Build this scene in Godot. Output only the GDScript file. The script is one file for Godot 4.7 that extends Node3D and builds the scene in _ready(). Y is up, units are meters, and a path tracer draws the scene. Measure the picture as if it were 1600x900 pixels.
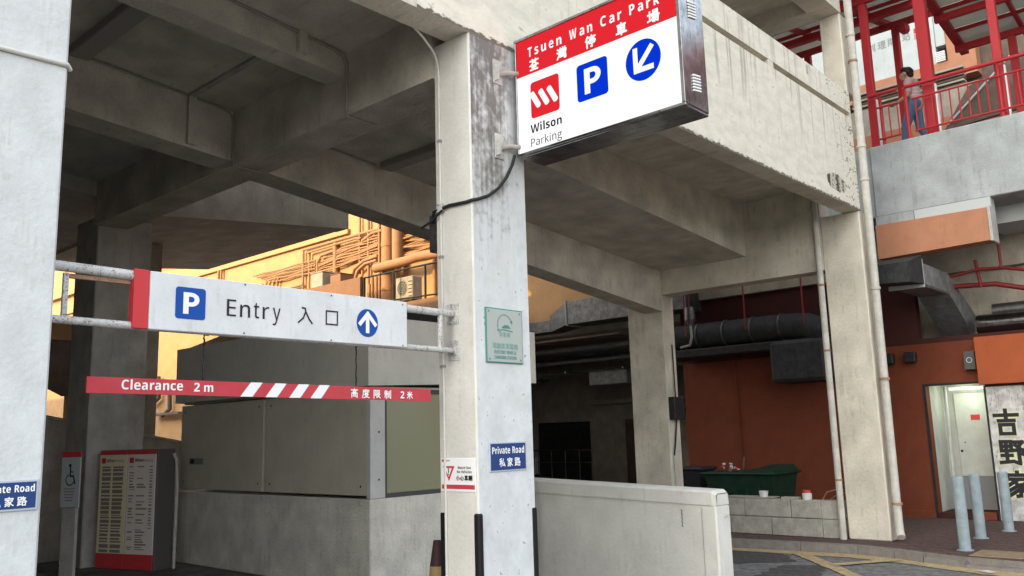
extends Node3D
# A street-side car park entrance: x runs along the street front, +z is the street, -z goes into the building.

var mats := {}
var counts := {}
const DIR_X := Vector3(1, 0, 0)
const UP := Vector3(0, 1, 0)

# ---------------------------------------------------------------- materials
func lin(r: float, g: float, b: float) -> Color:
	return Color(r, g, b).linear_to_srgb()

func noise_data(size: int, w: int, h: int, sd: int, freq: float, oct := 4) -> PackedByteArray:
	var n := FastNoiseLite.new()
	n.seed = sd
	n.noise_type = FastNoiseLite.TYPE_SIMPLEX_SMOOTH
	n.frequency = freq
	n.fractal_octaves = oct
	var im := n.get_seamless_image(w, h)
	im.convert(Image.FORMAT_L8)
	if w != size or h != size:
		im.resize(size, size, Image.INTERPOLATE_CUBIC)
	return im.get_data()

# a wall paint: clouds, speckle and runs of dirt; all factors of the base colour
func wall_texture(sd: int, cloud: float, speck: float, runs: float, dirt: Color, pits := 0.0, least := 205) -> ImageTexture:
	var s := 512
	var a := noise_data(s, s, s, sd, 0.008, 5)
	var b := noise_data(s, s, s, sd + 1, 0.12, 3)
	var c := noise_data(s, s, 32, sd + 2, 0.05, 3)
	var d := noise_data(s, s, s, sd + 3, 0.02, 4)
	var out := PackedByteArray()
	out.resize(s * s * 3)
	for i in s * s:
		var v := 1.0 - cloud * (1.0 - a[i] / 255.0) - speck * absf(b[i] / 127.5 - 1.0)
		var t := clampf((c[i] / 255.0 - 0.52) * 3.0, 0.0, 1.0) * clampf((d[i] / 255.0 - 0.4) * 3.0, 0.0, 1.0) * runs
		if pits > 0.0 and b[i] > least and d[i] > 120:
			t = minf(1.0, t + pits)
		out[i * 3] = int(255.0 * clampf(lerpf(v, dirt.r, t), 0, 1))
		out[i * 3 + 1] = int(255.0 * clampf(lerpf(v, dirt.g, t), 0, 1))
		out[i * 3 + 2] = int(255.0 * clampf(lerpf(v, dirt.b, t), 0, 1))
	return ImageTexture.create_from_image(Image.create_from_data(s, s, false, Image.FORMAT_RGB8, out))

func bump_texture(sd: int, freq: float, strength: float) -> ImageTexture:
	var n := FastNoiseLite.new()
	n.seed = sd
	n.frequency = freq
	n.fractal_octaves = 4
	var im := n.get_seamless_image(512, 512)
	im.convert(Image.FORMAT_L8)
	im.bump_map_to_normal_map(strength)
	return ImageTexture.create_from_image(im)

func mat(key: String, c: Color, rough := 0.8, tex: Texture2D = null, metres := 2.0, nrm: Texture2D = null, nscale := 0.5, metal := 0.0) -> StandardMaterial3D:
	var m := StandardMaterial3D.new()
	m.albedo_color = c
	m.roughness = rough
	m.metallic_specular = 0.3
	m.metallic = metal
	if tex or nrm:
		m.uv1_triplanar = true
		m.uv1_world_triplanar = true
		m.uv1_scale = Vector3.ONE / metres
	if tex:
		m.albedo_texture = tex
	if nrm:
		m.normal_enabled = true
		m.normal_texture = nrm
		m.normal_scale = nscale
	mats[key] = m
	return m

func glow(key: String, c: Color, e: float) -> StandardMaterial3D:
	var m := mat(key, c.darkened(0.8), 0.5)
	m.metallic_specular = 0.08
	m.emission_enabled = true
	m.emission = c
	m.emission_energy_multiplier = e
	return m

# ---------------------------------------------------------------- meshes
func new_st() -> SurfaceTool:
	var st := SurfaceTool.new()
	st.begin(Mesh.PRIMITIVE_TRIANGLES)
	return st

func vert(st: SurfaceTool, p: Vector3, n: Vector3, uv := Vector2.ZERO) -> void:
	st.set_normal(n)
	st.set_uv(uv)
	st.add_vertex(p)

func tri(st: SurfaceTool, a: Vector3, b: Vector3, c: Vector3, n: Vector3) -> void:
	if (c - a).cross(b - a).dot(n) < 0:
		var t := b
		b = c
		c = t
	vert(st, a, n)
	vert(st, b, n)
	vert(st, c, n)

func quad(st: SurfaceTool, a: Vector3, b: Vector3, c: Vector3, d: Vector3, toward: Vector3, uvs := [Vector2(0, 1), Vector2(1, 1), Vector2(1, 0), Vector2(0, 0)]) -> void:
	var n := (c - a).cross(b - d)
	if n.length() < 1e-9:
		return
	n = n.normalized()
	var order := [0, 1, 2, 0, 2, 3]
	if n.dot(toward) < 0:
		n = -n
	var p := [a, b, c, d]
	if (c - a).cross(b - a).dot(n) < 0:
		order = [0, 2, 1, 0, 3, 2]
	for i in order:
		vert(st, p[i], n, uvs[i])

# eight corners: 0-3 bottom ring, 4-7 top ring
func hexa(st: SurfaceTool, p: Array) -> void:
	var c := Vector3.ZERO
	for q in p:
		c += q
	c /= 8.0
	for f in [[0, 1, 2, 3], [4, 5, 6, 7], [0, 1, 5, 4], [1, 2, 6, 5], [2, 3, 7, 6], [3, 0, 4, 7]]:
		var m: Vector3 = (p[f[0]] + p[f[1]] + p[f[2]] + p[f[3]]) / 4.0
		quad(st, p[f[0]], p[f[1]], p[f[2]], p[f[3]], m - c)

func box(st: SurfaceTool, a: Vector3, b: Vector3, bev := 0.0) -> void:
	if bev <= 0.0:
		hexa(st, [a, Vector3(b.x, a.y, a.z), Vector3(b.x, a.y, b.z), Vector3(a.x, a.y, b.z), Vector3(a.x, b.y, a.z), Vector3(b.x, b.y, a.z), b, Vector3(a.x, b.y, b.z)])
		return
	obox(st, (a + b) / 2, (b - a) / 2, Basis(), bev)

# a turned, bevelled box
func obox(st: SurfaceTool, c: Vector3, h: Vector3, bs: Basis, bev := 0.0) -> void:
	bev = minf(bev, minf(h.x, minf(h.y, h.z)) * 0.9)
	var ax := [bs.x, bs.y, bs.z]
	var hh := [h.x, h.y, h.z]
	var i0 := [h.x - bev, h.y - bev, h.z - bev]
	for k in 3:
		var u := (k + 1) % 3
		var w := (k + 2) % 3
		for s in [-1.0, 1.0]:
			var o: Vector3 = c + ax[k] * hh[k] * s
			quad(st, o - ax[u] * i0[u] - ax[w] * i0[w], o + ax[u] * i0[u] - ax[w] * i0[w], o + ax[u] * i0[u] + ax[w] * i0[w], o - ax[u] * i0[u] + ax[w] * i0[w], ax[k] * s)
		if bev > 0.0:
			for s in [-1.0, 1.0]:
				for t in [-1.0, 1.0]:
					var e1: Vector3 = c + ax[u] * hh[u] * s + ax[w] * i0[w] * t
					var e2: Vector3 = c + ax[u] * i0[u] * s + ax[w] * hh[w] * t
					quad(st, e1 - ax[k] * i0[k], e1 + ax[k] * i0[k], e2 + ax[k] * i0[k], e2 - ax[k] * i0[k], ax[u] * s + ax[w] * t)
	if bev > 0.0:
		for sx in [-1.0, 1.0]:
			for sy in [-1.0, 1.0]:
				for sz in [-1.0, 1.0]:
					var q = c + ax[0] * i0[0] * sx + ax[1] * i0[1] * sy + ax[2] * i0[2] * sz
					tri(st, q + ax[0] * bev * sx, q + ax[1] * bev * sy, q + ax[2] * bev * sz, (ax[0] * sx + ax[1] * sy + ax[2] * sz).normalized())

func tube(st: SurfaceTool, pts: Array, r: float, n := 8, caps := true) -> void:
	var rings := []
	var prev := Vector3.ZERO
	for i in pts.size():
		var t: Vector3
		if i == 0:
			t = (pts[1] - pts[0]).normalized()
		elif i == pts.size() - 1:
			t = (pts[i] - pts[i - 1]).normalized()
		else:
			t = ((pts[i] - pts[i - 1]).normalized() + (pts[i + 1] - pts[i]).normalized()).normalized()
		var u := prev
		if i == 0:
			u = t.cross(UP if absf(t.y) < 0.9 else DIR_X).normalized()
		u = (u - t * u.dot(t)).normalized()
		prev = u
		var w := t.cross(u)
		var ring := []
		for k in n:
			var a := TAU * k / n
			ring.append([pts[i] + (u * cos(a) + w * sin(a)) * r, u * cos(a) + w * sin(a)])
		rings.append(ring)
	for i in pts.size() - 1:
		for k in n:
			var k2 := (k + 1) % n
			var a = rings[i][k]
			var b = rings[i][k2]
			var c = rings[i + 1][k2]
			var d = rings[i + 1][k]
			for q in ([a, b, c, a, c, d] if (c[0] - a[0]).cross(b[0] - a[0]).dot(a[1]) > 0 else [a, c, b, a, d, c]):
				vert(st, q[0], q[1])
	if caps:
		for e in [0, pts.size() - 1]:
			var nn: Vector3 = (pts[0] - pts[1]).normalized() if e == 0 else (pts[e] - pts[e - 1]).normalized()
			for k in n:
				tri(st, pts[e], rings[e][k][0], rings[e][(k + 1) % n][0], nn)

# profile of (radius, height) pairs turned about the vertical axis at c
func lathe(st: SurfaceTool, c: Vector3, prof: Array, n := 20) -> void:
	for i in prof.size() - 1:
		var p: Vector2 = prof[i]
		var q: Vector2 = prof[i + 1]
		var sl := Vector2(q.y - p.y, p.x - q.x).normalized()
		for k in n:
			var a := TAU * k / n
			var b := TAU * (k + 1) / n
			var da := Vector3(cos(a), 0, sin(a))
			var db := Vector3(cos(b), 0, sin(b))
			var v := [c + da * p.x + UP * p.y, c + db * p.x + UP * p.y, c + db * q.x + UP * q.y, c + da * q.x + UP * q.y]
			var nn := [da * sl.x + UP * sl.y, db * sl.x + UP * sl.y, db * sl.x + UP * sl.y, da * sl.x + UP * sl.y]
			var g: Vector3 = (v[2] - v[0]).cross(v[1] - v[3])
			var flip: bool = g.dot(nn[0] + nn[1]) < 0
			for j in ([0, 2, 1, 0, 3, 2] if flip else [0, 1, 2, 0, 2, 3]):
				vert(st, v[j], nn[j])

# ---------------------------------------------------------------- nodes
func numbered(called: String) -> String:
	var k: int = counts.get(called, 0)
	counts[called] = k + 1
	return called if k == 0 else "%s_%03d" % [called, k]

func thing(called: String, label: String, category: String, at := Vector3.ZERO, group := "") -> Node3D:
	var o := Node3D.new()
	o.name = numbered(called)
	add_child(o)
	o.position = at
	o.set_meta("label", label)
	o.set_meta("category", category)
	if group:
		o.set_meta("group", group)
	return o

# commits shapes given in world metres as one mesh under a parent
func put(parent: Node, called: String, st: SurfaceTool, m: Material, label := "") -> MeshInstance3D:
	var o := MeshInstance3D.new()
	o.name = called
	o.mesh = st.commit()
	o.material_override = m
	parent.add_child(o, true)
	if parent != self and parent is Node3D:
		var w := Vector3.ZERO
		var p = parent
		while p != self:
			w += p.position
			p = p.get_parent()
		o.position = -w
	if label:
		o.set_meta("label", label)
	return o

func put_box(parent: Node, called: String, a: Vector3, b: Vector3, m: Material, bev := 0.0) -> MeshInstance3D:
	var lo := Vector3(minf(a.x, b.x), minf(a.y, b.y), minf(a.z, b.z))
	var hi := Vector3(maxf(a.x, b.x), maxf(a.y, b.y), maxf(a.z, b.z))
	var st := new_st()
	box(st, lo, hi, bev)
	return put(parent, called, st, m)

func put_hexa(parent: Node, called: String, p: Array, m: Material) -> MeshInstance3D:
	var st := new_st()
	hexa(st, p)
	return put(parent, called, st, m)

func put_tube(parent: Node, called: String, pts: Array, r: float, m: Material, n := 8) -> MeshInstance3D:
	var st := new_st()
	tube(st, pts, r, n)
	return put(parent, called, st, m)

func structure(o: Node3D) -> Node3D:
	o.set_meta("kind", "structure")
	return o

# a beam along x between two stations, with its own bottom and top at each end
func beam_x(parent: Node, called: String, x0: float, b0: float, t0: float, x1: float, b1: float, t1: float, z0: float, z1: float, m: Material) -> MeshInstance3D:
	return put_hexa(parent, called, [Vector3(x0, b0, z0), Vector3(x1, b1, z0), Vector3(x1, b1, z1), Vector3(x0, b0, z1), Vector3(x0, t0, z0), Vector3(x1, t1, z0), Vector3(x1, t1, z1), Vector3(x0, t0, z1)], m)

func beam_z(parent: Node, called: String, z0: float, b0: float, t0: float, z1: float, b1: float, t1: float, x0: float, x1: float, m: Material) -> MeshInstance3D:
	return put_hexa(parent, called, [Vector3(x0, b0, z0), Vector3(x1, b0, z0), Vector3(x1, b1, z1), Vector3(x0, b1, z1), Vector3(x0, t0, z0), Vector3(x1, t0, z0), Vector3(x1, t1, z1), Vector3(x0, t1, z1)], m)

# ---------------------------------------------------------------- print: lettering laid on a face
# a face is [origin, right, out]; a point is (metres right of the origin, height)
func on(face: Array, u: float, v: float, off := 0.003) -> Vector3:
	return face[0] + face[1] * u + UP * v + face[2] * off

func face_x(x: float) -> Array:      # a face looking to -x, u is z
	return [Vector3(x, 0, 0), Vector3(0, 0, 1), Vector3(-1, 0, 0)]

func face_z(z: float) -> Array:      # a face looking to the street, u is x
	return [Vector3(0, 0, z), Vector3(1, 0, 0), Vector3(0, 0, 1)]

func ribbon(st: SurfaceTool, face: Array, pts: Array, w: float, off: float) -> void:
	for i in pts.size() - 1:
		var a: Vector2 = pts[i]
		var b: Vector2 = pts[i + 1]
		if a.distance_to(b) < 1e-5:
			continue
		var t := (b - a).normalized()
		var e := w * 0.45
		a -= t * e
		b += t * e
		var n := Vector2(-t.y, t.x) * w * 0.5
		var o := off + i * 0.00012
		quad(st, on(face, a.x - n.x, a.y - n.y, o), on(face, b.x - n.x, b.y - n.y, o), on(face, b.x + n.x, b.y + n.y, o), on(face, a.x + n.x, a.y + n.y, o), face[2])

const GLYPH := {
	"荃": [[8,14,92,14],[32,4,32,24],[68,4,68,24],[50,26,30,46,8,58],[50,26,70,46,92,58],[26,60,74,60],[30,76,70,76],[12,96,88,96],[50,60,50,96]],
	"灣": [[8,10,20,20],[4,38,16,46],[4,94,20,66],[62,2,62,10],[50,14,74,14],[52,24,72,24],[52,32,72,32],[53,40,71,40,71,50,53,50,53,40],[38,6,30,18,42,24,30,36],[28,38,44,38],[36,38,36,50],[86,6,80,18,94,24,82,36],[80,38,96,38],[88,38,88,50],[32,58,90,58,90,70,36,70,34,82,94,82,92,97,80,97]],
	"停": [[24,4,6,40],[17,26,17,98],[62,2,62,12],[34,14,96,14],[46,24,84,24,84,38,46,38,46,24],[36,58,36,48,96,48,94,58],[44,66,88,66],[66,66,66,96,56,94]],
	"車": [[14,14,86,14],[22,28,78,28,78,66,22,66,22,28],[22,47,78,47],[6,82,94,82],[50,2,50,98]],
	"場": [[4,32,36,32],[20,8,20,80],[2,84,38,76],[50,6,86,6,86,36,50,36,50,6],[50,21,86,21],[40,48,98,48],[54,48,40,72],[50,60,92,60,88,96,78,92],[66,62,46,92],[80,62,60,96]],
	"入": [[32,8,50,10,54,30,76,70,94,92],[52,32,38,66,8,92]],
	"口": [[14,10,86,10,86,90,14,90,14,10]],
	"高": [[50,2,50,12],[8,14,92,14],[32,24,68,24,68,40,32,40,32,24],[14,98,14,50,86,50,86,96,76,94],[34,62,66,62,66,84,34,84,34,62]],
	"度": [[54,2,54,10],[16,12,94,12],[16,12,14,60,4,96],[24,30,92,30],[42,20,42,48,74,48,74,20],[30,60,82,60,50,90,22,98],[38,66,60,86,94,98]],
	"限": [[10,6,10,98],[10,8,34,8,24,36,36,56,30,66,20,62],[48,8,86,8,86,46,48,46],[48,27,86,27],[48,8,48,92,68,80],[58,48,70,74,96,96],[90,56,72,68]],
	"制": [[18,6,10,24],[12,20,60,20],[4,38,66,38],[34,4,34,98],[12,86,12,54,58,54,58,84,50,80],[74,14,74,74],[92,4,92,94,80,90]],
	"米": [[50,4,50,98],[8,44,92,44],[20,12,36,34],[80,12,64,34],[46,48,8,88],[54,48,92,88]],
	"私": [[38,6,10,16],[4,34,48,34],[26,12,26,98],[24,38,4,72],[28,44,46,62],[66,10,52,86,86,78],[76,52,94,94]],
	"家": [[50,2,50,10],[10,30,10,14,90,14,88,28],[22,30,78,30],[50,32,14,54],[40,42,58,66,56,94,44,96],[48,56,12,76],[54,70,10,96],[82,42,62,56],[58,52,74,78,94,90]],
	"路": [[10,8,42,8,42,34,10,34,10,8],[28,34,28,86],[28,58,46,58],[12,50,12,88],[4,94,48,82],[62,4,46,36],[58,16,86,16,70,40,44,58],[58,22,74,42,98,56],[56,62,88,62,88,94,56,94,56,62]],
	"小": [[50,6,50,94,38,88],[26,34,8,72],[74,34,94,72]],
	"心": [[14,48,6,80],[30,34,32,84,46,94,72,92,76,72],[46,14,58,34],[76,34,94,64]],
	"輛": [[6,16,42,16],[8,28,40,28,40,62,8,62,8,28],[8,45,40,45],[2,76,46,76],[24,4,24,98],[50,10,98,10],[52,96,52,28,96,28,96,94],[74,10,74,94],[60,40,66,66],[84,40,90,66]],
	"吉": [[6,22,94,22],[50,2,50,44],[20,44,80,44],[24,60,76,60,76,96,24,96,24,60]],
	"野": [[8,8,46,8,46,44,8,44,8,8],[8,26,46,26],[27,8,27,88],[8,62,46,62],[2,90,50,86],[56,10,90,10,72,30],[62,22,80,36],[52,42,96,42,88,58],[74,42,74,94,62,90]],
	"理": [[4,12,38,12],[6,44,36,44],[21,12,21,80],[2,86,40,76],[50,8,90,8,90,50,50,50,50,8],[50,29,90,29],[70,8,70,92],[50,70,90,70],[42,94,98,94]],
	"財": [[8,8,40,8,40,68,8,68,8,8],[8,28,40,28],[8,48,40,48],[14,70,4,96],[34,70,44,92],[50,28,98,28],[80,4,80,94,66,88],[78,32,52,70]],
	"創": [[30,2,4,34],[30,2,56,30],[18,34,42,34,42,54,16,54],[16,34,14,66,4,96],[22,66,46,66,46,92,22,92,22,66],[70,16,70,72],[90,4,90,94,78,90]],
	"電": [[14,6,86,6],[10,30,10,18,90,18,88,30],[50,6,50,40],[22,28,38,28],[62,28,78,28],[24,50,76,50,76,80,24,80,24,50],[24,65,76,65],[50,44,50,96,92,94,92,84]],
	"動": [[40,4,10,12],[4,22,52,22],[10,32,46,32,46,62,10,62,10,32],[10,47,46,47],[28,10,28,90],[6,76,50,76],[2,94,54,88],[58,30,96,30,92,94,80,90],[74,6,72,50,52,96]],
	"充": [[50,2,50,12],[8,16,92,16],[44,18,24,44,78,40],[64,28,84,50],[38,52,34,76,8,96],[62,50,62,90,92,90,92,76]],
	"站": [[22,4,22,14],[4,22,44,22],[12,34,18,66],[38,32,30,68],[2,84,46,76],[70,4,70,48],[70,24,96,24],[52,50,92,50,92,94,52,94,52,50]],
}

# one character as a part; cu, cv its centre, w and h its size, weight the stroke width in metres
func glyph(parent: Node, ch: String, face: Array, cu: float, cv: float, w: float, h: float, weight: float, m: Material, off := 0.003) -> void:
	var st := new_st()
	var k := 0
	for s in GLYPH[ch]:
		var pts := []
		for i in range(0, s.size(), 2):
			pts.append(Vector2(cu + (s[i] / 100.0 - 0.5) * w, cv + (0.5 - s[i + 1] / 100.0) * h))
		ribbon(st, face, pts, weight, off + k * 0.0002)
		k += 2
	put(parent, "lettering", st, m)

# latin lettering fitted into a box: u0..u1 wide, baseline v0, capital height h
func words(parent: Node3D, text: String, face: Array, u0: float, u1: float, v0: float, h: float, m: Material, bold := false, off := 0.003, spacing := 0) -> void:
	var tm := TextMesh.new()
	var f := SystemFont.new()
	f.font_names = PackedStringArray(["Droid Sans"])
	f.font_weight = 700 if bold else 400
	if spacing != 0:
		# wide-set lettering: every letter is a piece of its own
		var total := f.get_string_size(text, HORIZONTAL_ALIGNMENT_LEFT, -1, 64).x + spacing * (text.length() - 1)
		for i in text.length():
			var before := f.get_string_size(text.substr(0, i), HORIZONTAL_ALIGNMENT_LEFT, -1, 64).x + spacing * i if i > 0 else 0.0
			var own := f.get_string_size(text[i], HORIZONTAL_ALIGNMENT_LEFT, -1, 64).x
			var ua := u0 + (u1 - u0) * (before + own * 0.06) / total
			var ub := u0 + (u1 - u0) * (before + own * 0.94) / total
			words(parent, text[i], face, ua, ub, v0, h, m, bold, off)
		return
	tm.font = f
	tm.text = text
	tm.font_size = 64
	tm.pixel_size = 0.01
	tm.depth = 0.0
	tm.horizontal_alignment = HORIZONTAL_ALIGNMENT_LEFT
	tm.vertical_alignment = VERTICAL_ALIGNMENT_BOTTOM
	var ab := tm.get_aabb()
	var cap := 0.457   # height of a capital at this size
	var o := MeshInstance3D.new()
	o.name = "lettering"
	o.mesh = tm
	o.material_override = m
	parent.add_child(o, true)
	var sx := (u1 - u0) / maxf(ab.size.x, 0.001)
	var sy := h / cap
	var bs := Basis(face[1] * sx, UP * sy, face[2])
	# the baseline lies above the lowest point when a letter hangs below it
	var drop := 0.0
	for ch in "gjpqy":
		if text.contains(ch):
			drop = 0.154
	var org := on(face, u0, v0, off) - bs * Vector3(ab.position.x, ab.position.y + drop, 0)
	var w := Vector3.ZERO
	var p = parent
	while p != self:
		w += p.position
		p = p.get_parent()
	o.transform = Transform3D(bs, org - w)

func disc(st: SurfaceTool, face: Array, cu: float, cv: float, ru: float, rv: float, off: float, n := 36) -> void:
	for k in n:
		var a := TAU * k / n
		var b := TAU * (k + 1) / n
		tri(st, on(face, cu, cv, off), on(face, cu + cos(a) * ru, cv + sin(a) * rv, off), on(face, cu + cos(b) * ru, cv + sin(b) * rv, off), face[2])

func flat_poly(st: SurfaceTool, face: Array, pts: PackedVector2Array, off: float) -> void:
	var ix := Geometry2D.triangulate_polygon(pts)
	for i in range(0, ix.size(), 3):
		tri(st, on(face, pts[ix[i]].x, pts[ix[i]].y, off), on(face, pts[ix[i + 1]].x, pts[ix[i + 1]].y, off), on(face, pts[ix[i + 2]].x, pts[ix[i + 2]].y, off), face[2])

func round_rect(u0: float, v0: float, u1: float, v1: float, r: float) -> PackedVector2Array:
	var out := PackedVector2Array()
	for c in [[u1 - r, v1 - r, 0.0], [u0 + r, v1 - r, PI / 2], [u0 + r, v0 + r, PI], [u1 - r, v0 + r, PI * 1.5]]:
		for k in 6:
			var a: float = c[2] + PI / 2 * k / 5.0
			out.append(Vector2(c[0] + cos(a) * r, c[1] + sin(a) * r))
	return out

func rect(st: SurfaceTool, face: Array, u0: float, v0: float, u1: float, v1: float, off: float) -> void:
	quad(st, on(face, u0, v0, off), on(face, u1, v0, off), on(face, u1, v1, off), on(face, u0, v1, off), face[2])

func put_rect(parent: Node, called: String, face: Array, u0: float, v0: float, u1: float, v1: float, off: float, m: Material) -> void:
	var st := new_st()
	rect(st, face, u0, v0, u1, v1, off)
	put(parent, called, st, m)

func put_poly(parent: Node, called: String, face: Array, pts: PackedVector2Array, off: float, m: Material) -> void:
	var st := new_st()
	flat_poly(st, face, pts, off)
	put(parent, called, st, m)

# a plate standing on a face with a real thickness
func slab_on(parent: Node, called: String, face: Array, u0: float, v0: float, u1: float, v1: float, o0: float, o1: float, m: Material, bev := 0.002) -> MeshInstance3D:
	var st := new_st()
	var c: Vector3 = on(face, (u0 + u1) / 2, (v0 + v1) / 2, (o0 + o1) / 2)
	obox(st, c, Vector3((u1 - u0) / 2, (v1 - v0) / 2, (o1 - o0) / 2), Basis(face[1], UP, face[2]), bev)
	return put(parent, called, st, m)

# the white P on blue
func parking_p(parent: Node, face: Array, u0: float, v0: float, u1: float, v1: float, blue: Material, white: Material, off: float) -> void:
	put_poly(parent, "blue_square", face, round_rect(u0, v0, u1, v1, (u1 - u0) * 0.1), off, blue)
	var w := u1 - u0
	var h := v1 - v0
	var st := new_st()
	rect(st, face, u0 + w * 0.25, v0 + h * 0.16, u0 + w * 0.43, v0 + h * 0.84, off + 0.002)
	var out := PackedVector2Array()
	var cx := u0 + w * 0.52
	var cy := v0 + h * 0.62
	for k in 13:
		var a := PI / 2 - PI * k / 12.0
		out.append(Vector2(cx + cos(a) * w * 0.265, cy + sin(a) * h * 0.22))
	for k in 13:
		var a := -PI / 2 + PI * k / 12.0
		out.append(Vector2(cx + cos(a) * w * 0.10, cy + sin(a) * h * 0.09))
	# the bowl as a band, with its two bars back to the stem
	for k in 12:
		quad(st, on(face, out[k].x, out[k].y, off + 0.002), on(face, out[k + 1].x, out[k + 1].y, off + 0.002), on(face, out[24 - k].x, out[24 - k].y, off + 0.002), on(face, out[25 - k].x, out[25 - k].y, off + 0.002), face[2])
	rect(st, face, u0 + w * 0.43, cy + h * 0.09, cx, cy + h * 0.22, off + 0.002)
	rect(st, face, u0 + w * 0.43, cy - h * 0.22, cx, cy - h * 0.09, off + 0.002)
	put(parent, "letter_p", st, white)

# ---------------------------------------------------------------- a body as one smooth skin
func smin(a: float, b: float, k: float) -> float:
	var h := clampf(0.5 + 0.5 * (b - a) / k, 0, 1)
	return lerpf(b, a, h) - k * h * (1.0 - h)

func field(p: Vector3, bones: Array, k: float) -> float:
	var d := 9.0
	for b in bones:
		var pa: Vector3 = p - b[0]
		var ba: Vector3 = b[1] - b[0]
		var t := clampf(pa.dot(ba) / maxf(ba.length_squared(), 1e-6), 0, 1)
		d = smin(d, (pa - ba * t).length() - lerpf(b[2], b[3], t), k)
	return d

func skin(bones: Array, cell: float, k := 0.03) -> SurfaceTool:
	var lo := Vector3.ONE * 99
	var hi := -lo
	for b in bones:
		var r := maxf(b[2], b[3]) + cell * 2
		for e in [b[0], b[1]]:
			lo = lo.min(e - Vector3.ONE * r)
			hi = hi.max(e + Vector3.ONE * r)
	var n := Vector3i(((hi - lo) / cell).ceil()) + Vector3i.ONE
	var f := PackedFloat32Array()
	f.resize(n.x * n.y * n.z)
	for z in n.z:
		for y in n.y:
			for x in n.x:
				f[x + n.x * (y + n.y * z)] = field(lo + Vector3(x, y, z) * cell, bones, k)
	var st := new_st()
	var idx := {}
	var count := 0
	var corner := [Vector3i(0, 0, 0), Vector3i(1, 0, 0), Vector3i(0, 1, 0), Vector3i(1, 1, 0), Vector3i(0, 0, 1), Vector3i(1, 0, 1), Vector3i(0, 1, 1), Vector3i(1, 1, 1)]
	var edges := [[0, 1], [2, 3], [4, 5], [6, 7], [0, 2], [1, 3], [4, 6], [5, 7], [0, 4], [1, 5], [2, 6], [3, 7]]
	for z in n.z - 1:
		for y in n.y - 1:
			for x in n.x - 1:
				var v := []
				var neg := 0
				for c in corner:
					var q: float = f[x + c.x + n.x * (y + c.y + n.y * (z + c.z))]
					v.append(q)
					if q < 0:
						neg += 1
				if neg == 0 or neg == 8:
					continue
				var s := Vector3.ZERO
				var m := 0
				for e in edges:
					var a: float = v[e[0]]
					var b: float = v[e[1]]
					if (a < 0) != (b < 0):
						s += Vector3(corner[e[0]]).lerp(Vector3(corner[e[1]]), a / (a - b))
						m += 1
				var p := lo + (Vector3(x, y, z) + s / m) * cell
				var h := cell * 0.5
				var g := Vector3(field(p + Vector3(h, 0, 0), bones, k) - field(p - Vector3(h, 0, 0), bones, k), field(p + Vector3(0, h, 0), bones, k) - field(p - Vector3(0, h, 0), bones, k), field(p + Vector3(0, 0, h), bones, k) - field(p - Vector3(0, 0, h), bones, k))
				vert(st, p, g.normalized())
				idx[Vector3i(x, y, z)] = count
				count += 1
	for z in range(1, n.z - 1):
		for y in range(1, n.y - 1):
			for x in range(1, n.x - 1):
				var a: float = f[x + n.x * (y + n.y * z)]
				for ax in 3:
					var dv := Vector3i(1 if ax == 0 else 0, 1 if ax == 1 else 0, 1 if ax == 2 else 0)
					var b: float = f[x + dv.x + n.x * (y + dv.y + n.y * (z + dv.z))]
					if (a < 0) == (b < 0):
						continue
					var u := Vector3i(0, 1, 0) if ax == 0 else (Vector3i(0, 0, 1) if ax == 1 else Vector3i(1, 0, 0))
					var w := Vector3i(0, 0, 1) if ax == 0 else (Vector3i(1, 0, 0) if ax == 1 else Vector3i(0, 1, 0))
					var o := Vector3i(x, y, z)
					var q := [idx.get(o - u - w, -1), idx.get(o - w, -1), idx.get(o, -1), idx.get(o - u, -1)]
					if q.has(-1):
						continue
					for j in ([0, 2, 1, 0, 3, 2] if a < 0 else [0, 1, 2, 0, 2, 3]):
						st.add_index(q[j])
	return st

# ---------------------------------------------------------------- scene
func _ready() -> void:
	setup_camera_and_light()
	make_materials()
	build_ground()
	build_car_park()
	build_divider_wall()
	build_booth()
	build_hanging_sign()
	build_entry_sign()
	build_clearance_bar()
	build_plates()
	build_rate_board()
	build_shop()
	build_service_wall()
	build_footbridge()
	build_person()
	build_far_building()
	build_planter_and_bins()
	build_bollards()

const SUN_AT := Vector3(-0.90, 0.34, -0.24)

# a hazy late-afternoon sky: pale at the horizon, bluer overhead, scattering forward round the low sun
func hazy_sky(sun: Vector3) -> ImageTexture:
	var w := 256
	var h := 128
	var g := 0.6
	var im := Image.create_empty(w, h, false, Image.FORMAT_RGBF)
	for j in h:
		var el := PI / 2 - PI * (j + 0.5) / h
		var y := sin(el)
		for i in w:
			var az := TAU * (i + 0.5) / w
			var d := Vector3(sin(az) * cos(el), y, -cos(az) * cos(el))
			var c := Vector3(0.14, 0.135, 0.13)
			if y > 0.0:
				var a := pow(1.0 - y, 3.0)
				var air := Vector3(0.46, 0.56, 0.70).lerp(Vector3(0.58, 0.61, 0.64), a)
				var glow := 1.0 * (1.0 - g * g) / pow(1.0 + g * g - 2.0 * g * d.dot(sun), 1.5) * (0.35 + 0.65 * (1.0 - y) * (1.0 - y))
				c = air + Vector3(1.0, 0.92, 0.80) * glow
			im.set_pixel(i, j, Color(c.x, c.y, c.z))
	return ImageTexture.create_from_image(im)

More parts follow.
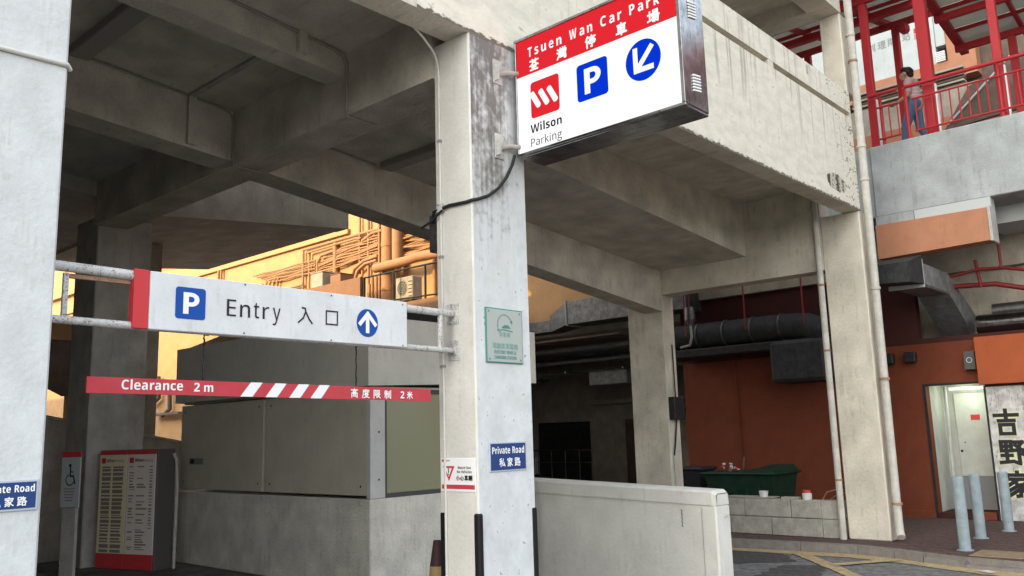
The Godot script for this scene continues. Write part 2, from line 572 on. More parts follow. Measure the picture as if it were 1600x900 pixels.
func setup_camera_and_light() -> void:
	var cam := Camera3D.new()
	cam.name = "camera"
	var yaw := deg_to_rad(48.0)
	var pitch := deg_to_rad(9.7)
	var roll := deg_to_rad(-1.69)
	var f := Vector3(sin(yaw) * cos(pitch), sin(pitch), -cos(yaw) * cos(pitch))
	var r0 := Vector3(cos(yaw), 0, sin(yaw))
	var u0 := r0.cross(f)
	var r := r0 * cos(roll) + u0 * sin(roll)
	var u := u0 * cos(roll) - r0 * sin(roll)
	cam.transform = Transform3D(Basis(r, u, -f), Vector3(0, 1.75, 0))
	cam.fov = 37.13
	cam.far = 400
	add_child(cam)
	cam.current = true
	var env := Environment.new()
	env.background_mode = Environment.BG_SKY
	var sky := Sky.new()
	var sm := PanoramaSkyMaterial.new()
	sm.panorama = hazy_sky(SUN_AT.normalized())
	sky.sky_material = sm
	env.sky = sky
	env.tonemap_mode = Environment.TONE_MAPPER_LINEAR
	env.tonemap_exposure = 2.45
	env.sdfgi_enabled = true
	env.ssao_enabled = true
	env.ssil_enabled = true
	var we := WorldEnvironment.new()
	we.name = "world_environment"
	we.environment = env
	add_child(we)
	var sun := DirectionalLight3D.new()
	sun.name = "sun"
	sun.light_energy = 0.68
	sun.light_color = Color(1.0, 0.84, 0.50)
	sun.light_angular_distance = 0.5
	sun.shadow_enabled = true
	add_child(sun)
	sun.look_at_from_position(SUN_AT * 50.0, Vector3.ZERO, UP)

func pillar_texture() -> ImageTexture:
	var w := 256
	var h := 1024
	var fine := noise_data(1024, 1024, 1024, 71, 0.06, 4)
	var mid := noise_data(1024, 1024, 1024, 72, 0.014, 4)
	var streak := noise_data(1024, 1024, 160, 73, 0.035, 5)
	var out := PackedByteArray()
	out.resize(w * h * 3)
	for y in h:
		var hh := 5.08 - 5.17 * y / h
		for x in w:
			var i := y * 1024 + int(x * 0.55)
			var u := float(x) / w
			var f := fine[i] / 255.0
			var m := mid[i] / 255.0
			var st := streak[(y * 1024 + int(x * 1.3)) % (1024 * 1024)] / 255.0
			var zone := smoothstep(2.3, 4.5, hh) * (1.0 - 0.6 * smoothstep(0.45, 0.95, u))
			var d := smoothstep(0.42, 0.95, st * 0.26 + m * 0.42 + f * 0.30 + zone * 0.5 - 0.22) * (0.25 + 0.6 * zone)
			if f > 0.80 and m > 0.5:
				d = maxf(d, 0.35)
			d = clampf(d, 0, 0.75)
			var v := 0.93 + 0.1 * (m - 0.5) + 0.05 * (f - 0.5)
			var c := Color(v, v, v).lerp(Color(0.36, 0.34, 0.32), d)
			var j := (y * w + x) * 3
			out[j] = int(clampf(c.r, 0, 1) * 255)
			out[j + 1] = int(clampf(c.g, 0, 1) * 255)
			out[j + 2] = int(clampf(c.b, 0, 1) * 255)
	return ImageTexture.create_from_image(Image.create_from_data(w, h, false, Image.FORMAT_RGB8, out))

# the street face of the parapet: x 4.2 to 13.5, height 5.08 to 7.06
func parapet_texture() -> ImageTexture:
	var w := 2048
	var h := 440
	var fine := noise_data(1024, 1024, 1024, 81, 0.05, 4)
	var mid := noise_data(1024, 1024, 1024, 82, 0.012, 4)
	var run := noise_data(1024, 1024, 24, 83, 0.03, 3)
	var out := PackedByteArray()
	out.resize(w * h * 3)
	for y in h:
		var hh := 7.06 - 1.98 * y / h
		for x in w:
			var xx := 4.2 + 9.3 * x / w
			var i := (y * 2 % 1024) * 1024 + x % 1024
			var f := fine[i] / 255.0
			var m := mid[i] / 255.0
			var r := run[i] / 255.0
			var v := 0.95 + 0.10 * (m - 0.5) + 0.05 * (f - 0.5)
			# mould along the dripping lower edge, runs below the slot, grime by the pipe
			var d := smoothstep(0.5, 0.75, f * 0.6 + m * 0.3 + 0.42 - (hh - 5.08) * 9.0) * 0.7
			d = maxf(d, smoothstep(0.62, 0.8, r) * smoothstep(5.3, 6.5, hh) * 0.22 * (1.0 if hh < 6.65 else 0.6))
			d = maxf(d, smoothstep(0.74, 0.95, f * 0.55 + m * 0.45 + smoothstep(11.8, 13.6, xx) * 0.22) * 0.55)
			d = maxf(d, smoothstep(0.76, 0.9, m * 0.75 + f * 0.25) * 0.3)
			var px := (xx - 12.62) / 0.42
			var py := (hh - 5.36 - 0.03 * (m - 0.5)) / 0.15
			if px * px + py * py < 0.8 + 0.5 * (f - 0.5):
				d = maxf(d, 0.15 + 0.7 * smoothstep(0.42, 0.62, r * 0.7 + f * 0.3))
			var c := Color(v, v * 0.995, v * 0.975).lerp(Color(0.24, 0.225, 0.19), d)
			var j := (y * w + x) * 3
			out[j] = int(clampf(c.r, 0, 1) * 255)
			out[j + 1] = int(clampf(c.g, 0, 1) * 255)
			out[j + 2] = int(clampf(c.b, 0, 1) * 255)
	return ImageTexture.create_from_image(Image.create_from_data(w, h, false, Image.FORMAT_RGB8, out))

func make_materials() -> void:
	var t_clean := wall_texture(11, 0.08, 0.05, 0.15, Color(0.62, 0.60, 0.55))
	var t_dirty := wall_texture(21, 0.16, 0.09, 0.24, Color(0.55, 0.52, 0.47), 0.08)
	var t_dark := wall_texture(31, 0.18, 0.09, 0.3, Color(0.6, 0.58, 0.55), 0.15)
	var t_road := wall_texture(41, 0.30, 0.28, 0.2, Color(0.45, 0.45, 0.46))
	var t_metal := wall_texture(51, 0.25, 0.12, 0.6, Color(0.45, 0.42, 0.38))
	var t_peel := wall_texture(61, 0.15, 0.2, 0.4, Color(0.42, 0.33, 0.25), 0.9, 178)
	var n_fine := bump_texture(5, 0.09, 3.0)
	var n_rough := bump_texture(6, 0.05, 6.0)
	mat("white_wall", lin(0.68, 0.665, 0.61), 0.85, t_clean, 2.6, n_fine, 0.12)
	mat("render_wall", lin(0.62, 0.64, 0.63), 0.9, t_clean, 1.3, n_rough, 0.10)
	mat("cream_wall", lin(0.68, 0.635, 0.53), 0.85, t_dirty, 3.1, n_fine, 0.15)
	mat("soffit", lin(0.64, 0.60, 0.51), 0.9, t_dark, 2.7, n_fine, 0.4)
	mat("grey_concrete", lin(0.50, 0.475, 0.43), 0.88, t_dark, 1.9, n_fine, 0.5)
	mat("light_concrete", lin(0.50, 0.50, 0.475), 0.85, t_dirty, 2.3, n_fine, 0.5)
	mat("block", lin(0.42, 0.41, 0.36), 0.92, t_dirty, 0.9, n_rough, 0.7)
	mat("bridge_face", lin(0.40, 0.43, 0.435), 0.85, t_dirty, 3.0, n_fine, 0.1)
	mat("asphalt", lin(0.25, 0.245, 0.238), 0.92, t_road, 0.7, n_rough, 0.4)
	mat("asphalt_dark", lin(0.11, 0.108, 0.106), 0.9, t_road, 0.5, n_rough, 0.4)
	mat("kerb", lin(0.24, 0.22, 0.195), 0.92, t_dirty, 0.8, n_rough, 0.8)
	mat("paving", lin(0.15, 0.098, 0.085), 0.9, t_road, 0.6, n_rough, 0.8)
	mat("tactile", lin(0.30, 0.22, 0.14), 0.9, t_dirty, 0.7)
	mat("yellow_paint", lin(0.52, 0.405, 0.22), 0.85, t_peel, 0.7, n_rough, 0.7)
	mat("white_paint", lin(0.7, 0.7, 0.68), 0.7, t_dirty, 0.6)
	mat("floor_inside", lin(0.19, 0.18, 0.165), 0.75, t_road, 1.6, n_fine, 0.4)
	mat("black_guard", lin(0.012, 0.012, 0.013), 0.55)
	mat("pipe_white", lin(0.58, 0.56, 0.50), 0.6, t_dirty, 0.9)
	mat("peel_pipe", lin(0.66, 0.66, 0.64), 0.55, t_peel, 1.1, n_rough, 0.5)
	mat("peel_brown", lin(0.42, 0.26, 0.17), 0.8, t_peel, 0.4)
	mat("galvanised", lin(0.20, 0.20, 0.20), 0.5, t_metal, 0.8, null, 0.5, 0.85)
	mat("steel", lin(0.55, 0.56, 0.57), 0.16, t_metal, 0.7, n_fine, 0.06, 1.0)
	mat("dark_metal", lin(0.035, 0.034, 0.035), 0.5, t_metal, 0.6)
	mat("duct_dark", lin(0.045, 0.046, 0.048), 0.75, t_metal, 0.8)
	mat("duct_grey", lin(0.24, 0.25, 0.25), 0.5, t_metal, 0.9)
	mat("cable", lin(0.02, 0.022, 0.024), 0.6)
	mat("conduit", lin(0.30, 0.28, 0.25), 0.7)
	mat("booth_panel", lin(0.52, 0.485, 0.39), 0.55, t_clean, 2.2)
	mat("booth_frame", lin(0.52, 0.515, 0.49), 0.5, t_clean, 1.5)
	mat("booth_roof", lin(0.60, 0.575, 0.50), 0.8, t_clean, 2.5)
	mat("booth_base", lin(0.70, 0.67, 0.59), 0.85, t_dirty, 1.9, n_fine, 0.5)
	mat("joint", lin(0.07, 0.072, 0.07), 0.8)
	mat("sign_white", lin(0.68, 0.70, 0.70), 0.45, t_clean, 1.8)
	mat("sign_red", lin(0.52, 0.045, 0.05), 0.5)
	mat("bar_red", lin(0.55, 0.06, 0.075), 0.55, t_clean, 0.8)
	mat("sign_blue", lin(0.006, 0.065, 0.32), 0.45)
	mat("ink", lin(0.02, 0.02, 0.022), 0.6)
	mat("ink_grey", lin(0.22, 0.22, 0.22), 0.6)
	mat("print_white", lin(0.78, 0.78, 0.77), 0.5)
	mat("plate_blue", lin(0.02, 0.05, 0.17), 0.4)
	mat("plate_rim", lin(0.42, 0.46, 0.52), 0.45)
	mat("plate_green", lin(0.05, 0.24, 0.19), 0.4)
	mat("plate_face", lin(0.38, 0.41, 0.38), 0.3)
	mat("plate_mint", lin(0.20, 0.36, 0.30), 0.4)
	mat("paper", lin(0.68, 0.62, 0.54), 0.6)
	mat("paper_cream", lin(0.68, 0.60, 0.40), 0.6)
	mat("text_grey", lin(0.22, 0.19, 0.16), 0.8)
	mat("text_dark", lin(0.09, 0.08, 0.07), 0.8)
	mat("cabinet", lin(0.09, 0.085, 0.08), 0.6)
	mat("orange_wall", lin(0.165, 0.043, 0.02), 0.75, t_clean, 2.0, n_fine, 0.3)
	mat("orange_lit_tone", lin(0.36, 0.085, 0.03), 0.6, t_clean, 2.0)  # the wall orange made brighter: stronger light on the box, put into colour
	mat("maroon", lin(0.055, 0.018, 0.015), 0.8, t_clean, 2.0)
	mat("peach_wall", lin(0.47, 0.28, 0.135), 0.85, t_clean, 3.0, n_fine, 0.3)
	mat("peach_board", lin(0.43, 0.20, 0.115), 0.6, t_clean, 2.0)
	mat("peach_pipe_shaded", lin(0.36, 0.195, 0.10), 0.7, t_clean, 1.0)  # wall paint darkened: shadow on the pipes is put into the colour
	mat("beige", lin(0.44, 0.40, 0.33), 0.85, t_dirty, 2.0)
	mat("brown", lin(0.17, 0.125, 0.10), 0.85, t_dark, 2.0)
	mat("brown_wall", lin(0.28, 0.155, 0.095), 0.8, t_clean, 2.0)
	mat("bridge_red", lin(0.34, 0.024, 0.03), 0.4)
	mat("red_pipe", lin(0.16, 0.02, 0.02), 0.5)
	mat("bollard", lin(0.30, 0.37, 0.40), 0.6, t_dirty, 0.7)
	mat("bin_green", lin(0.012, 0.04, 0.025), 0.55, t_dark, 1.0)
	mat("bin_dark", lin(0.02, 0.022, 0.026), 0.55)
	mat("cone_brown", lin(0.055, 0.03, 0.03), 0.6)
	mat("cone_band", lin(0.34, 0.24, 0.10), 0.5)
	mat("tub_white", lin(0.6, 0.6, 0.57), 0.5)
	mat("lid_red", lin(0.5, 0.05, 0.05), 0.5)
	mat("door_white", lin(0.55, 0.56, 0.52), 0.5, t_clean, 1.5)
	mat("board_metal", lin(0.66, 0.65, 0.63), 0.45, t_metal, 0.9)
	mat("far_white", lin(0.50, 0.54, 0.54), 0.8, t_clean, 4.0)
	mat("far_grey", lin(0.42, 0.45, 0.45), 0.8)
	mat("skin", lin(0.33, 0.19, 0.13), 0.6)
	mat("hair", lin(0.012, 0.010, 0.010), 0.5)
	mat("shirt", lin(0.36, 0.25, 0.25), 0.9)
	mat("shirt_stripe", lin(0.46, 0.40, 0.39), 0.9)
	mat("jeans", lin(0.075, 0.11, 0.18), 0.9)
	mat("shoe", lin(0.05, 0.05, 0.05), 0.7)
	glow("lit_white", Color(1, 1, 1), 0.42)
	glow("lit_red", Color(0.93, 0.16, 0.20), 0.36)
	glow("lit_blue", Color(0.0, 0.21, 0.86), 0.36)
	glow("lit_ink", Color(0.10, 0.10, 0.12), 0.06)
	glow("lit_ink_grey", Color(0.42, 0.42, 0.44), 0.2)
	glow("tube_glow", Color(0.95, 1.0, 0.90), 0.9)
	glow("halo", Color(1.0, 1.0, 0.80), 0.3)
	var p := mat("pillar_street", lin(0.68, 0.70, 0.69), 0.88)
	p.albedo_texture = pillar_texture()
	var q := mat("parapet_face", lin(0.68, 0.655, 0.575), 0.86)
	q.albedo_texture = parapet_texture()
	var g := mat("glass_green", Color(0.56, 0.56, 0.45, 0.90), 0.12)
	g.transparency = BaseMaterial3D.TRANSPARENCY_ALPHA
	var c := mat("canopy_panel", Color(0.80, 0.84, 0.80, 0.78), 0.15)
	c.transparency = BaseMaterial3D.TRANSPARENCY_ALPHA

func road_poly(parent: Node, called: String, pts: Array, y: float, m: Material) -> void:
	var st := new_st()
	var pv := PackedVector2Array()
	for p in pts:
		pv.append(Vector2(p[0], p[1]))
	var ix := Geometry2D.triangulate_polygon(pv)
	for i in range(0, ix.size(), 3):
		tri(st, Vector3(pv[ix[i]].x, y, pv[ix[i]].y), Vector3(pv[ix[i + 1]].x, y, pv[ix[i + 1]].y), Vector3(pv[ix[i + 2]].x, y, pv[ix[i + 2]].y), UP)
	put(parent, called, st, m)

func ragged(pts: Array, sd: int, amp: float) -> Array:
	var rng := RandomNumberGenerator.new()
	rng.seed = sd
	var out := []
	for i in pts.size():
		var a := Vector2(pts[i][0], pts[i][1])
		var b := Vector2(pts[(i + 1) % pts.size()][0], pts[(i + 1) % pts.size()][1])
		var n := maxi(1, int(a.distance_to(b) / 0.12))
		for k in n:
			var p := a.lerp(b, float(k) / n) + (Vector2(rng.randf_range(-1, 1), rng.randf_range(-1, 1)) * amp if k > 0 else Vector2.ZERO)
			out.append([p.x, p.y])
	return out

func build_ground() -> void:
	var road := Node3D.new()
	road.name = "road"
	add_child(road)
	structure(road)
	var st := new_st()
	quad(st, Vector3(-120, -0.09, -120), Vector3(160, -0.09, -120), Vector3(160, -0.09, 120), Vector3(-120, -0.09, 120), UP)
	put(road, "asphalt", st, mats.asphalt)
	road_poly(road, "asphalt_patch", ragged([[12.3, -6.9], [12.34, -5.89], [11.68, -5.39], [11.29, -5.82], [10.9, -6.3], [11.0, -7.6], [12.2, -7.8]], 3, 0.05), -0.086, mats.asphalt_dark)
	road_poly(road, "asphalt_patch", ragged([[11.19, -5.44], [11.59, -4.99], [10.9, -4.7], [9.6, -4.75], [10.1, -5.3]], 4, 0.06), -0.086, mats.asphalt_dark)
	road_poly(road, "road_marking", ragged([[12.52, -6.87], [12.64, -5.78], [12.72, -4.98], [12.60, -4.36], [12.30, -3.55], [12.12, -2.78], [12.0, 0.5], [11.7, 0.5], [11.72, -2.7], [11.92, -3.45], [12.25, -4.24], [12.38, -4.9], [12.3, -5.7], [12.26, -6.8]], 5, 0.012), -0.082, mats.yellow_paint)
	road_poly(road, "road_marking", ragged([[12.40, -5.80], [12.52, -5.63], [10.6, -3.9], [10.48, -4.05]], 6, 0.012), -0.078, mats.yellow_paint)
	road_poly(road, "road_marking", ragged([[11.52, -4.80], [11.66, -4.93], [12.5, -4.36], [12.42, -4.22]], 7, 0.012), -0.074, mats.yellow_paint)
	road_poly(road, "road_marking", [[11.98, -3.2], [12.08, -3.12], [11.96, -2.98], [11.88, -3.05]], -0.07, mats.white_paint)
	# kerb stones along the pavement edge
	var line := [[12.55, -16.0], [12.55, -8.0], [12.60, -6.9], [12.72, -5.8], [12.76, -4.96], [12.60, -4.40], [12.40, -3.96], [12.22, -3.4], [12.12, -2.7], [12.0, 0.0], [11.9, 9.0]]
	var kerb := Node3D.new()
	kerb.name = "kerb"
	add_child(kerb)
	structure(kerb)
	var samples := []
	for i in line.size() - 1:
		var a := Vector2(line[i][0], line[i][1])
		var b := Vector2(line[i + 1][0], line[i + 1][1])
		var n := maxi(1, int(round(a.distance_to(b) / 0.75)))
		for k in n:
			samples.append(a.lerp(b, float(k) / n))
	samples.append(Vector2(11.9, 9.0))
	var rng := RandomNumberGenerator.new()
	rng.seed = 9
	for i in samples.size() - 1:
		var a: Vector2 = samples[i]
		var b: Vector2 = samples[i + 1]
		var gap := (b - a).normalized() * 0.005
		a += gap
		b -= gap
		var low := 0.0
		if (a.y + b.y) / 2 > -3.9:
			low = 0.045 if (a.y + b.y) / 2 < -3.2 else 0.075
		var t := 0.03 - low + rng.randf_range(-0.006, 0.004)
		var j := rng.randf_range(-0.012, 0.012)
		put_hexa(kerb, "kerb_stone", [Vector3(a.x + j, -0.12, a.y), Vector3(b.x + j, -0.12, b.y), Vector3(b.x + 0.16, -0.12, b.y), Vector3(a.x + 0.16, -0.12, a.y), Vector3(a.x + j + 0.02, t, a.y), Vector3(b.x + j + 0.02, t, b.y), Vector3(b.x + 0.16, t, b.y), Vector3(a.x + 0.16, t, a.y)], mats.kerb)
	var walk := Node3D.new()
	walk.name = "pavement"
	add_child(walk)
	structure(walk)
	var edge := []
	for s in samples:
		edge.append([s.x + 0.165, s.y])
	edge.append([40.0, 9.0])
	edge.append([40.0, -16.0])
	road_poly(walk, "paving", edge, 0.03, mats.paving)
	var side := new_st()
	for i in samples.size() - 1:
		var a := Vector3(samples[i].x + 0.165, 0.03, samples[i].y)
		var c := Vector3(samples[i + 1].x + 0.165, 0.03, samples[i + 1].y)
		quad(side, a - UP * 0.15, c - UP * 0.15, c, a, Vector3(-1, 0, 0))
	put(walk, "paving_edge", side, mats.kerb)
	rng.seed = 14
	for i in 4:
		for k in 2:
			var x := 12.5 + k * 0.31
			var z := -3.42 + i * 0.31
			put_box(walk, "tactile_tile", Vector3(x, 0.0, z), Vector3(x + 0.3, 0.036 + rng.randf() * 0.003, z + 0.3), mats.tactile, 0.004)
	# the island that carries the booth and the boards
	var isl := Node3D.new()
	isl.name = "traffic_island"
	add_child(isl)
	structure(isl)
	put_box(isl, "slab", Vector3(4.3, -0.1, -13.2), Vector3(8.0, 0.19, -7.2), mats.floor_inside, 0.02)

func pillar(parent: Node, x0: float, x1: float, z0: float, z1: float, y0: float, y1: float, m: Material, bev := 0.015) -> MeshInstance3D:
	return put_box(parent, "pillar", Vector3(x0, y0, z0), Vector3(x1, y1, z1), m, bev)

func soff(x: float) -> float:
	return 5.31 - 0.089 * (x - 6.0)

func build_car_park() -> void:
	var b := thing("car_park_building", "off-white concrete multi-storey car park with deep beams over its entrance", "building", Vector3(5, -0.09, -4.7))
	# street row of pillars
	pillar(b, 1.0, 1.67, -5.12, -4.708, -0.09, 5.079, mats.render_wall, 0.012)
	put_box(b, "light_block_infill", Vector3(-8.0, -0.09, -5.0), Vector3(-0.5, 5.079, -4.74), mats.render_wall)  # unseen wall added to cut the daylight reaching the left bay
	put_tube(b, "wall_cable", [Vector3(0.99, 3.783, -4.72), Vector3(1.02, 3.785, -4.698), Vector3(1.66, 3.80, -4.698), Vector3(1.69, 3.795, -4.74)], 0.014, mats.white_wall)
	var st := new_st()
	var x0 := 4.775
	var x1 := 5.442
	var zf := -4.708
	var zb := -5.123
	var e := 0.012
	quad(st, Vector3(x0 + e, -0.09, zf), Vector3(x1 - e, -0.09, zf), Vector3(x1 - e, 5.079, zf), Vector3(x0 + e, 5.079, zf), Vector3(0, 0, 1))
	var m1 := put(b, "pillar", st, mats.pillar_street)
	var sb := new_st()
	quad(sb, Vector3(x0, -0.09, zb), Vector3(x0, -0.09, zf - e), Vector3(x0, 5.079, zf - e), Vector3(x0, 5.079, zb), Vector3(-1, 0, 0))
	quad(sb, Vector3(x0, -0.09, zf - e), Vector3(x0 + e, -0.09, zf), Vector3(x0 + e, 5.079, zf), Vector3(x0, 5.079, zf - e), Vector3(-1, 0, 1))
	quad(sb, Vector3(x1 - e, -0.09, zf), Vector3(x1, -0.09, zf - e), Vector3(x1, 5.079, zf - e), Vector3(x1 - e, 5.079, zf), Vector3(1, 0, 1))
	quad(sb, Vector3(x1, -0.09, zf - e), Vector3(x1, -0.09, zb), Vector3(x1, 5.079, zb), Vector3(x1, 5.079, zf - e), Vector3(1, 0, 0))
	quad(sb, Vector3(x1, -0.09, zb), Vector3(x0, -0.09, zb), Vector3(x0, 5.079, zb), Vector3(x1, 5.079, zb), Vector3(0, 0, -1))
	var am: ArrayMesh = m1.mesh
	sb.commit(am)
	m1.material_override = null
	m1.set_surface_override_material(0, mats.pillar_street)
	m1.set_surface_override_material(1, mats.white_wall)
	for g in [[x0 - 0.008, zb - 0.008, 0.05, 0.06], [x1 - 0.05, zf - 0.04, 0.058, 0.048]]:
		put_box(m1, "corner_guard", Vector3(g[0], -0.09, g[1]), Vector3(g[0] + g[2], 1.16, g[1] + g[3]), mats.black_guard, 0.008)
	put_box(m1, "corner_guard", Vector3(x0 - 0.012, -0.09, zf - 0.05), Vector3(x0 + 0.045, 1.165, zf + 0.012), mats.black_guard, 0.012)
	# right-hand pillar and the one behind it
	pillar(b, 13.45, 13.95, -5.34, -4.712, 0.03, 5.078, mats.cream_wall)
	pillar(b, 13.45, 13.83, -9.18, -8.41, 0.03, 4.9, mats.cream_wall)
	pillar(b, 4.80, 5.57, -12.8, -12.06, -0.09, 4.95, mats.grey_concrete)
	# street beam with its slotted parapet
	var par := Node3D.new()
	par.name = "parapet"
	b.add_child(par)
	par.position = Vector3(4, 5, 0)
	var fz := -4.70
	for band in [[5.08, 6.60, -8.0, 13.5], [6.69, 7.06, -8.0, 13.5]]:
		var s1 := new_st()
		box(s1, Vector3(band[2], band[0], fz - 0.28), Vector3(band[3], band[1], fz - 0.002), 0.0)
		put(par, "concrete_band", s1, mats.cream_wall)
		var s2 := new_st()
		quad(s2, Vector3(4.2, band[0], fz), Vector3(13.5, band[0], fz), Vector3(13.5, band[1], fz), Vector3(4.2, band[1], fz), Vector3(0, 0, 1), [Vector2(0, (7.06 - band[0]) / 1.98), Vector2(1, (7.06 - band[0]) / 1.98), Vector2(1, (7.06 - band[1]) / 1.98), Vector2(0, (7.06 - band[1]) / 1.98)])
		put(par, "painted_face", s2, mats.parapet_face)
		put_box(par, "painted_face", Vector3(-8, band[0], fz - 0.001), Vector3(4.198, band[1], fz), mats.cream_wall)
	put_box(par, "slot_back", Vector3(-8, 6.60, fz - 0.27), Vector3(13.48, 6.69, fz - 0.09), mats.cream_wall)
	for g in [[-3.0, -2.84], [1.5, 1.66], [6.0, 6.16], [10.56, 10.72]]:
		put_box(par, "slot_bridge", Vector3(g[0], 6.60, fz - 0.1), Vector3(g[1], 6.69, fz - 0.003), mats.cream_wall)
	put_box(par, "slot_bridge", Vector3(13.47, 6.60, fz - 0.1), Vector3(13.5, 6.69, fz - 0.003), mats.cream_wall)
	put_box(par, "drip_mark", Vector3(11.84, 6.87, fz - 0.01), Vector3(11.9, 7.01, fz + 0.004), mats.grey_concrete)
	# rusty eye bolt above the middle pillar
	put_tube(b, "eye_bolt", [Vector3(4.62, 5.32, -4.7), Vector3(4.62, 5.33, -4.64), Vector3(4.64, 5.36, -4.62), Vector3(4.66, 5.33, -4.62), Vector3(4.63, 5.30, -4.63)], 0.009, mats.peel_brown, 6)
	# decks: the soffit slopes down to the right
	beam_x(b, "deck_slab", -8, soff(-8), 6.3, 4.9, soff(4.9), 6.3, -12.06, -6.68, mats.soffit)
	beam_x(b, "deck_slab", 4.905, soff(4.905), 6.3, 13.45, soff(13.45), 6.3, -8.79, -6.68, mats.soffit)
	beam_x(b, "deck_slab", -8, soff(-8), 6.3, 4.78, soff(4.78), 6.3, -6.676, -4.985, mats.soffit)
	beam_x(b, "deck_slab", 5.2, 5.66, 6.3, 13.45, 5.58, 6.3, -6.676, -4.985, mats.soffit)
	beam_x(b, "deck_slab", -8, 6.2, 6.3, 5.58, 5.15, 6.3, -17, -12.064, mats.soffit)
	# second row beam, either side of the girder
	beam_x(b, "beam", -8, 5.9, 6.28, 4.748, 4.84, 5.6, -8.80, -8.41, mats.soffit)
	beam_x(b, "beam", 5.2, 4.80, 5.5, 13.45, 3.90, 4.8, -8.80, -8.41, mats.soffit)
	# left bay secondary beam
	beam_x(b, "beam", -8, 5.9, 6.28, 4.748, 5.18, 5.7, -6.62, -6.35, mats.soffit)
	# girder from the middle pillar to the back pillar
	beam_z(b, "girder", -5.124, 4.79, 5.7, -12.06, 4.80, 5.7, 4.75, 5.199, mats.soffit)
	# cross beam between the two right-hand pillars
	beam_z(b, "girder", -5.342, 4.21, 5.65, -8.408, 4.21, 4.8, 13.452, 13.80, mats.cream_wall)
	put_box(b, "girder", Vector3(13.453, 4.6, -6.9), Vector3(13.8, 5.7, -5.345), mats.cream_wall)
	# third row beam and the deck behind it
	beam_x(b, "beam", 5.57, 5.08, 6.35, 9.1, 5.44, 6.35, -12.4, -12.06, mats.soffit)
	beam_x(b, "deck_slab", 5.585, 5.09, 5.9, 9.095, 5.45, 5.77, -17, -12.404, mats.soffit)
	put_box(b, "sun_screen_wall", Vector3(5.6, 6.0, -17), Vector3(9.0, 8.42, -12.5), mats.cream_wall)  # solid mass added to stop low sun reaching the peach wall
	# brackets that stiffen the left bay beams at the girder
	for q in [[4.2, 5.28, -6.35], [4.2, 4.93, -8.41]]:
		put_box(b, "bracket_strip", Vector3(q[0], q[1] - 0.02, q[2] + 0.002), Vector3(q[0] + 0.09, soff(q[0]), q[2] + 0.05), mats.soffit)
	# unseen walls added to keep low sun out of the decks
	put_box(b, "sun_block_wall", Vector3(-8.2, -0.09, -17), Vector3(-8.0, 8.42, -4.99), mats.cream_wall)
	put_box(b, "back_wall", Vector3(-8.0, -0.09, -17.2), Vector3(4.6, 8.42, -17), mats.grey_concrete)
	put_box(b, "shading_block", Vector3(-14, -0.09, -60), Vector3(3.6, 9.3, -17.25), mats.cream_wall)  # unseen block added to shade the ground and lower wall behind
	# conduits on the beams
	var cr := 0.012
	put_tube(b, "conduit", [Vector3(-6, soff(-6) - 0.02, -6.33), Vector3(4.55, soff(4.55) - 0.02, -6.33), Vector3(4.69, soff(4.7) - 0.04, -6.32), Vector3(4.735, soff(4.7) - 0.12, -6.31), Vector3(4.735, 4.85, -6.31), Vector3(4.74, 4.775, -6.31), Vector3(5.1, 4.775, -6.33)], cr, mats.conduit)
	put_tube(b, "conduit", [Vector3(-6, soff(-6) - 0.02, -8.39), Vector3(4.55, soff(4.55) - 0.02, -8.39), Vector3(4.69, soff(4.7) - 0.04, -8.38), Vector3(4.735, soff(4.7) - 0.12, -8.37), Vector3(4.735, 4.85, -8.37), Vector3(4.74, 4.775, -8.37), Vector3(5.1, 4.775, -8.39)], cr, mats.conduit)
	put_tube(b, "conduit", [Vector3(5.25, 5.36, -8.385), Vector3(6.75, soff(6.75) - 0.015, -8.385)], cr, mats.conduit)
	put_tube(b, "conduit", [Vector3(4.38, 5.12, -4.99), Vector3(4.55, 5.06, -5.02), Vector3(4.70, 4.98, -5.05), Vector3(4.75, 4.91, -5.062), Vector3(4.764, 4.82, -5.066), Vector3(4.764, 0.5, -5.055)], 0.011, mats.white_wall)
	for y in [4.2, 3.2, 2.3]:
		put_box(b, "conduit_clip", Vector3(4.748, y, -5.085), Vector3(4.776, y + 0.02, -5.04), mats.conduit)
	# unlit batten fittings on the soffit
	for q in [[2.95, -8.35, -6.7], [6.75, -8.3, -6.8]]:
		var y: float = soff(q[0])
		put_box(b, "ceiling_batten", Vector3(q[0], y - 0.09, q[1]), Vector3(q[0] + 0.2, y + 0.01, q[2]), mats.conduit, 0.01)
	put_box(b, "ceiling_batten", Vector3(4.2, soff(4.2) - 0.03, -8.38), Vector3(4.26, soff(4.2) + 0.01, -6.63), mats.grey_concrete)
	# meter box on the side of the middle pillar
	put_box(b, "junction_box", Vector3(4.79, 3.28, -5.24), Vector3(4.9, 3.60, -5.126), mats.galvanised, 0.008)
	put_box(b, "junction_box", Vector3(13.46, 1.93, -8.40), Vector3(13.80, 2.34, -8.28), mats.dark_metal, 0.01)
	put_tube(b, "conduit", [Vector3(13.68, 3.3, -8.39), Vector3(13.66, 2.34, -8.37)], 0.012, mats.cable, 6)
	put_tube(b, "conduit", [Vector3(13.65, 1.93, -8.37), Vector3(13.6, 1.6, -8.38), Vector3(13.54, 1.3, -8.39)], 0.016, mats.cable, 6)
	put_tube(b, "conduit", [Vector3(13.54, 1.3, -8.39), Vector3(13.55, 0.6, -8.39), Vector3(13.58, 0.03, -8.39)], 0.02, mats.pipe_white, 8)
	# drainpipes with clamps
	var d1 := put_tube(b, "drainpipe", [Vector3(13.58, 12.0, -4.60), Vector3(13.56, 7.0, -4.60), Vector3(13.54, 3.0, -4.61), Vector3(13.52, 0.32, -4.61), Vector3(13.50, 0.20, -4.60), Vector3(13.42, 0.10, -4.56)], 0.062, mats.pipe_white, 14)
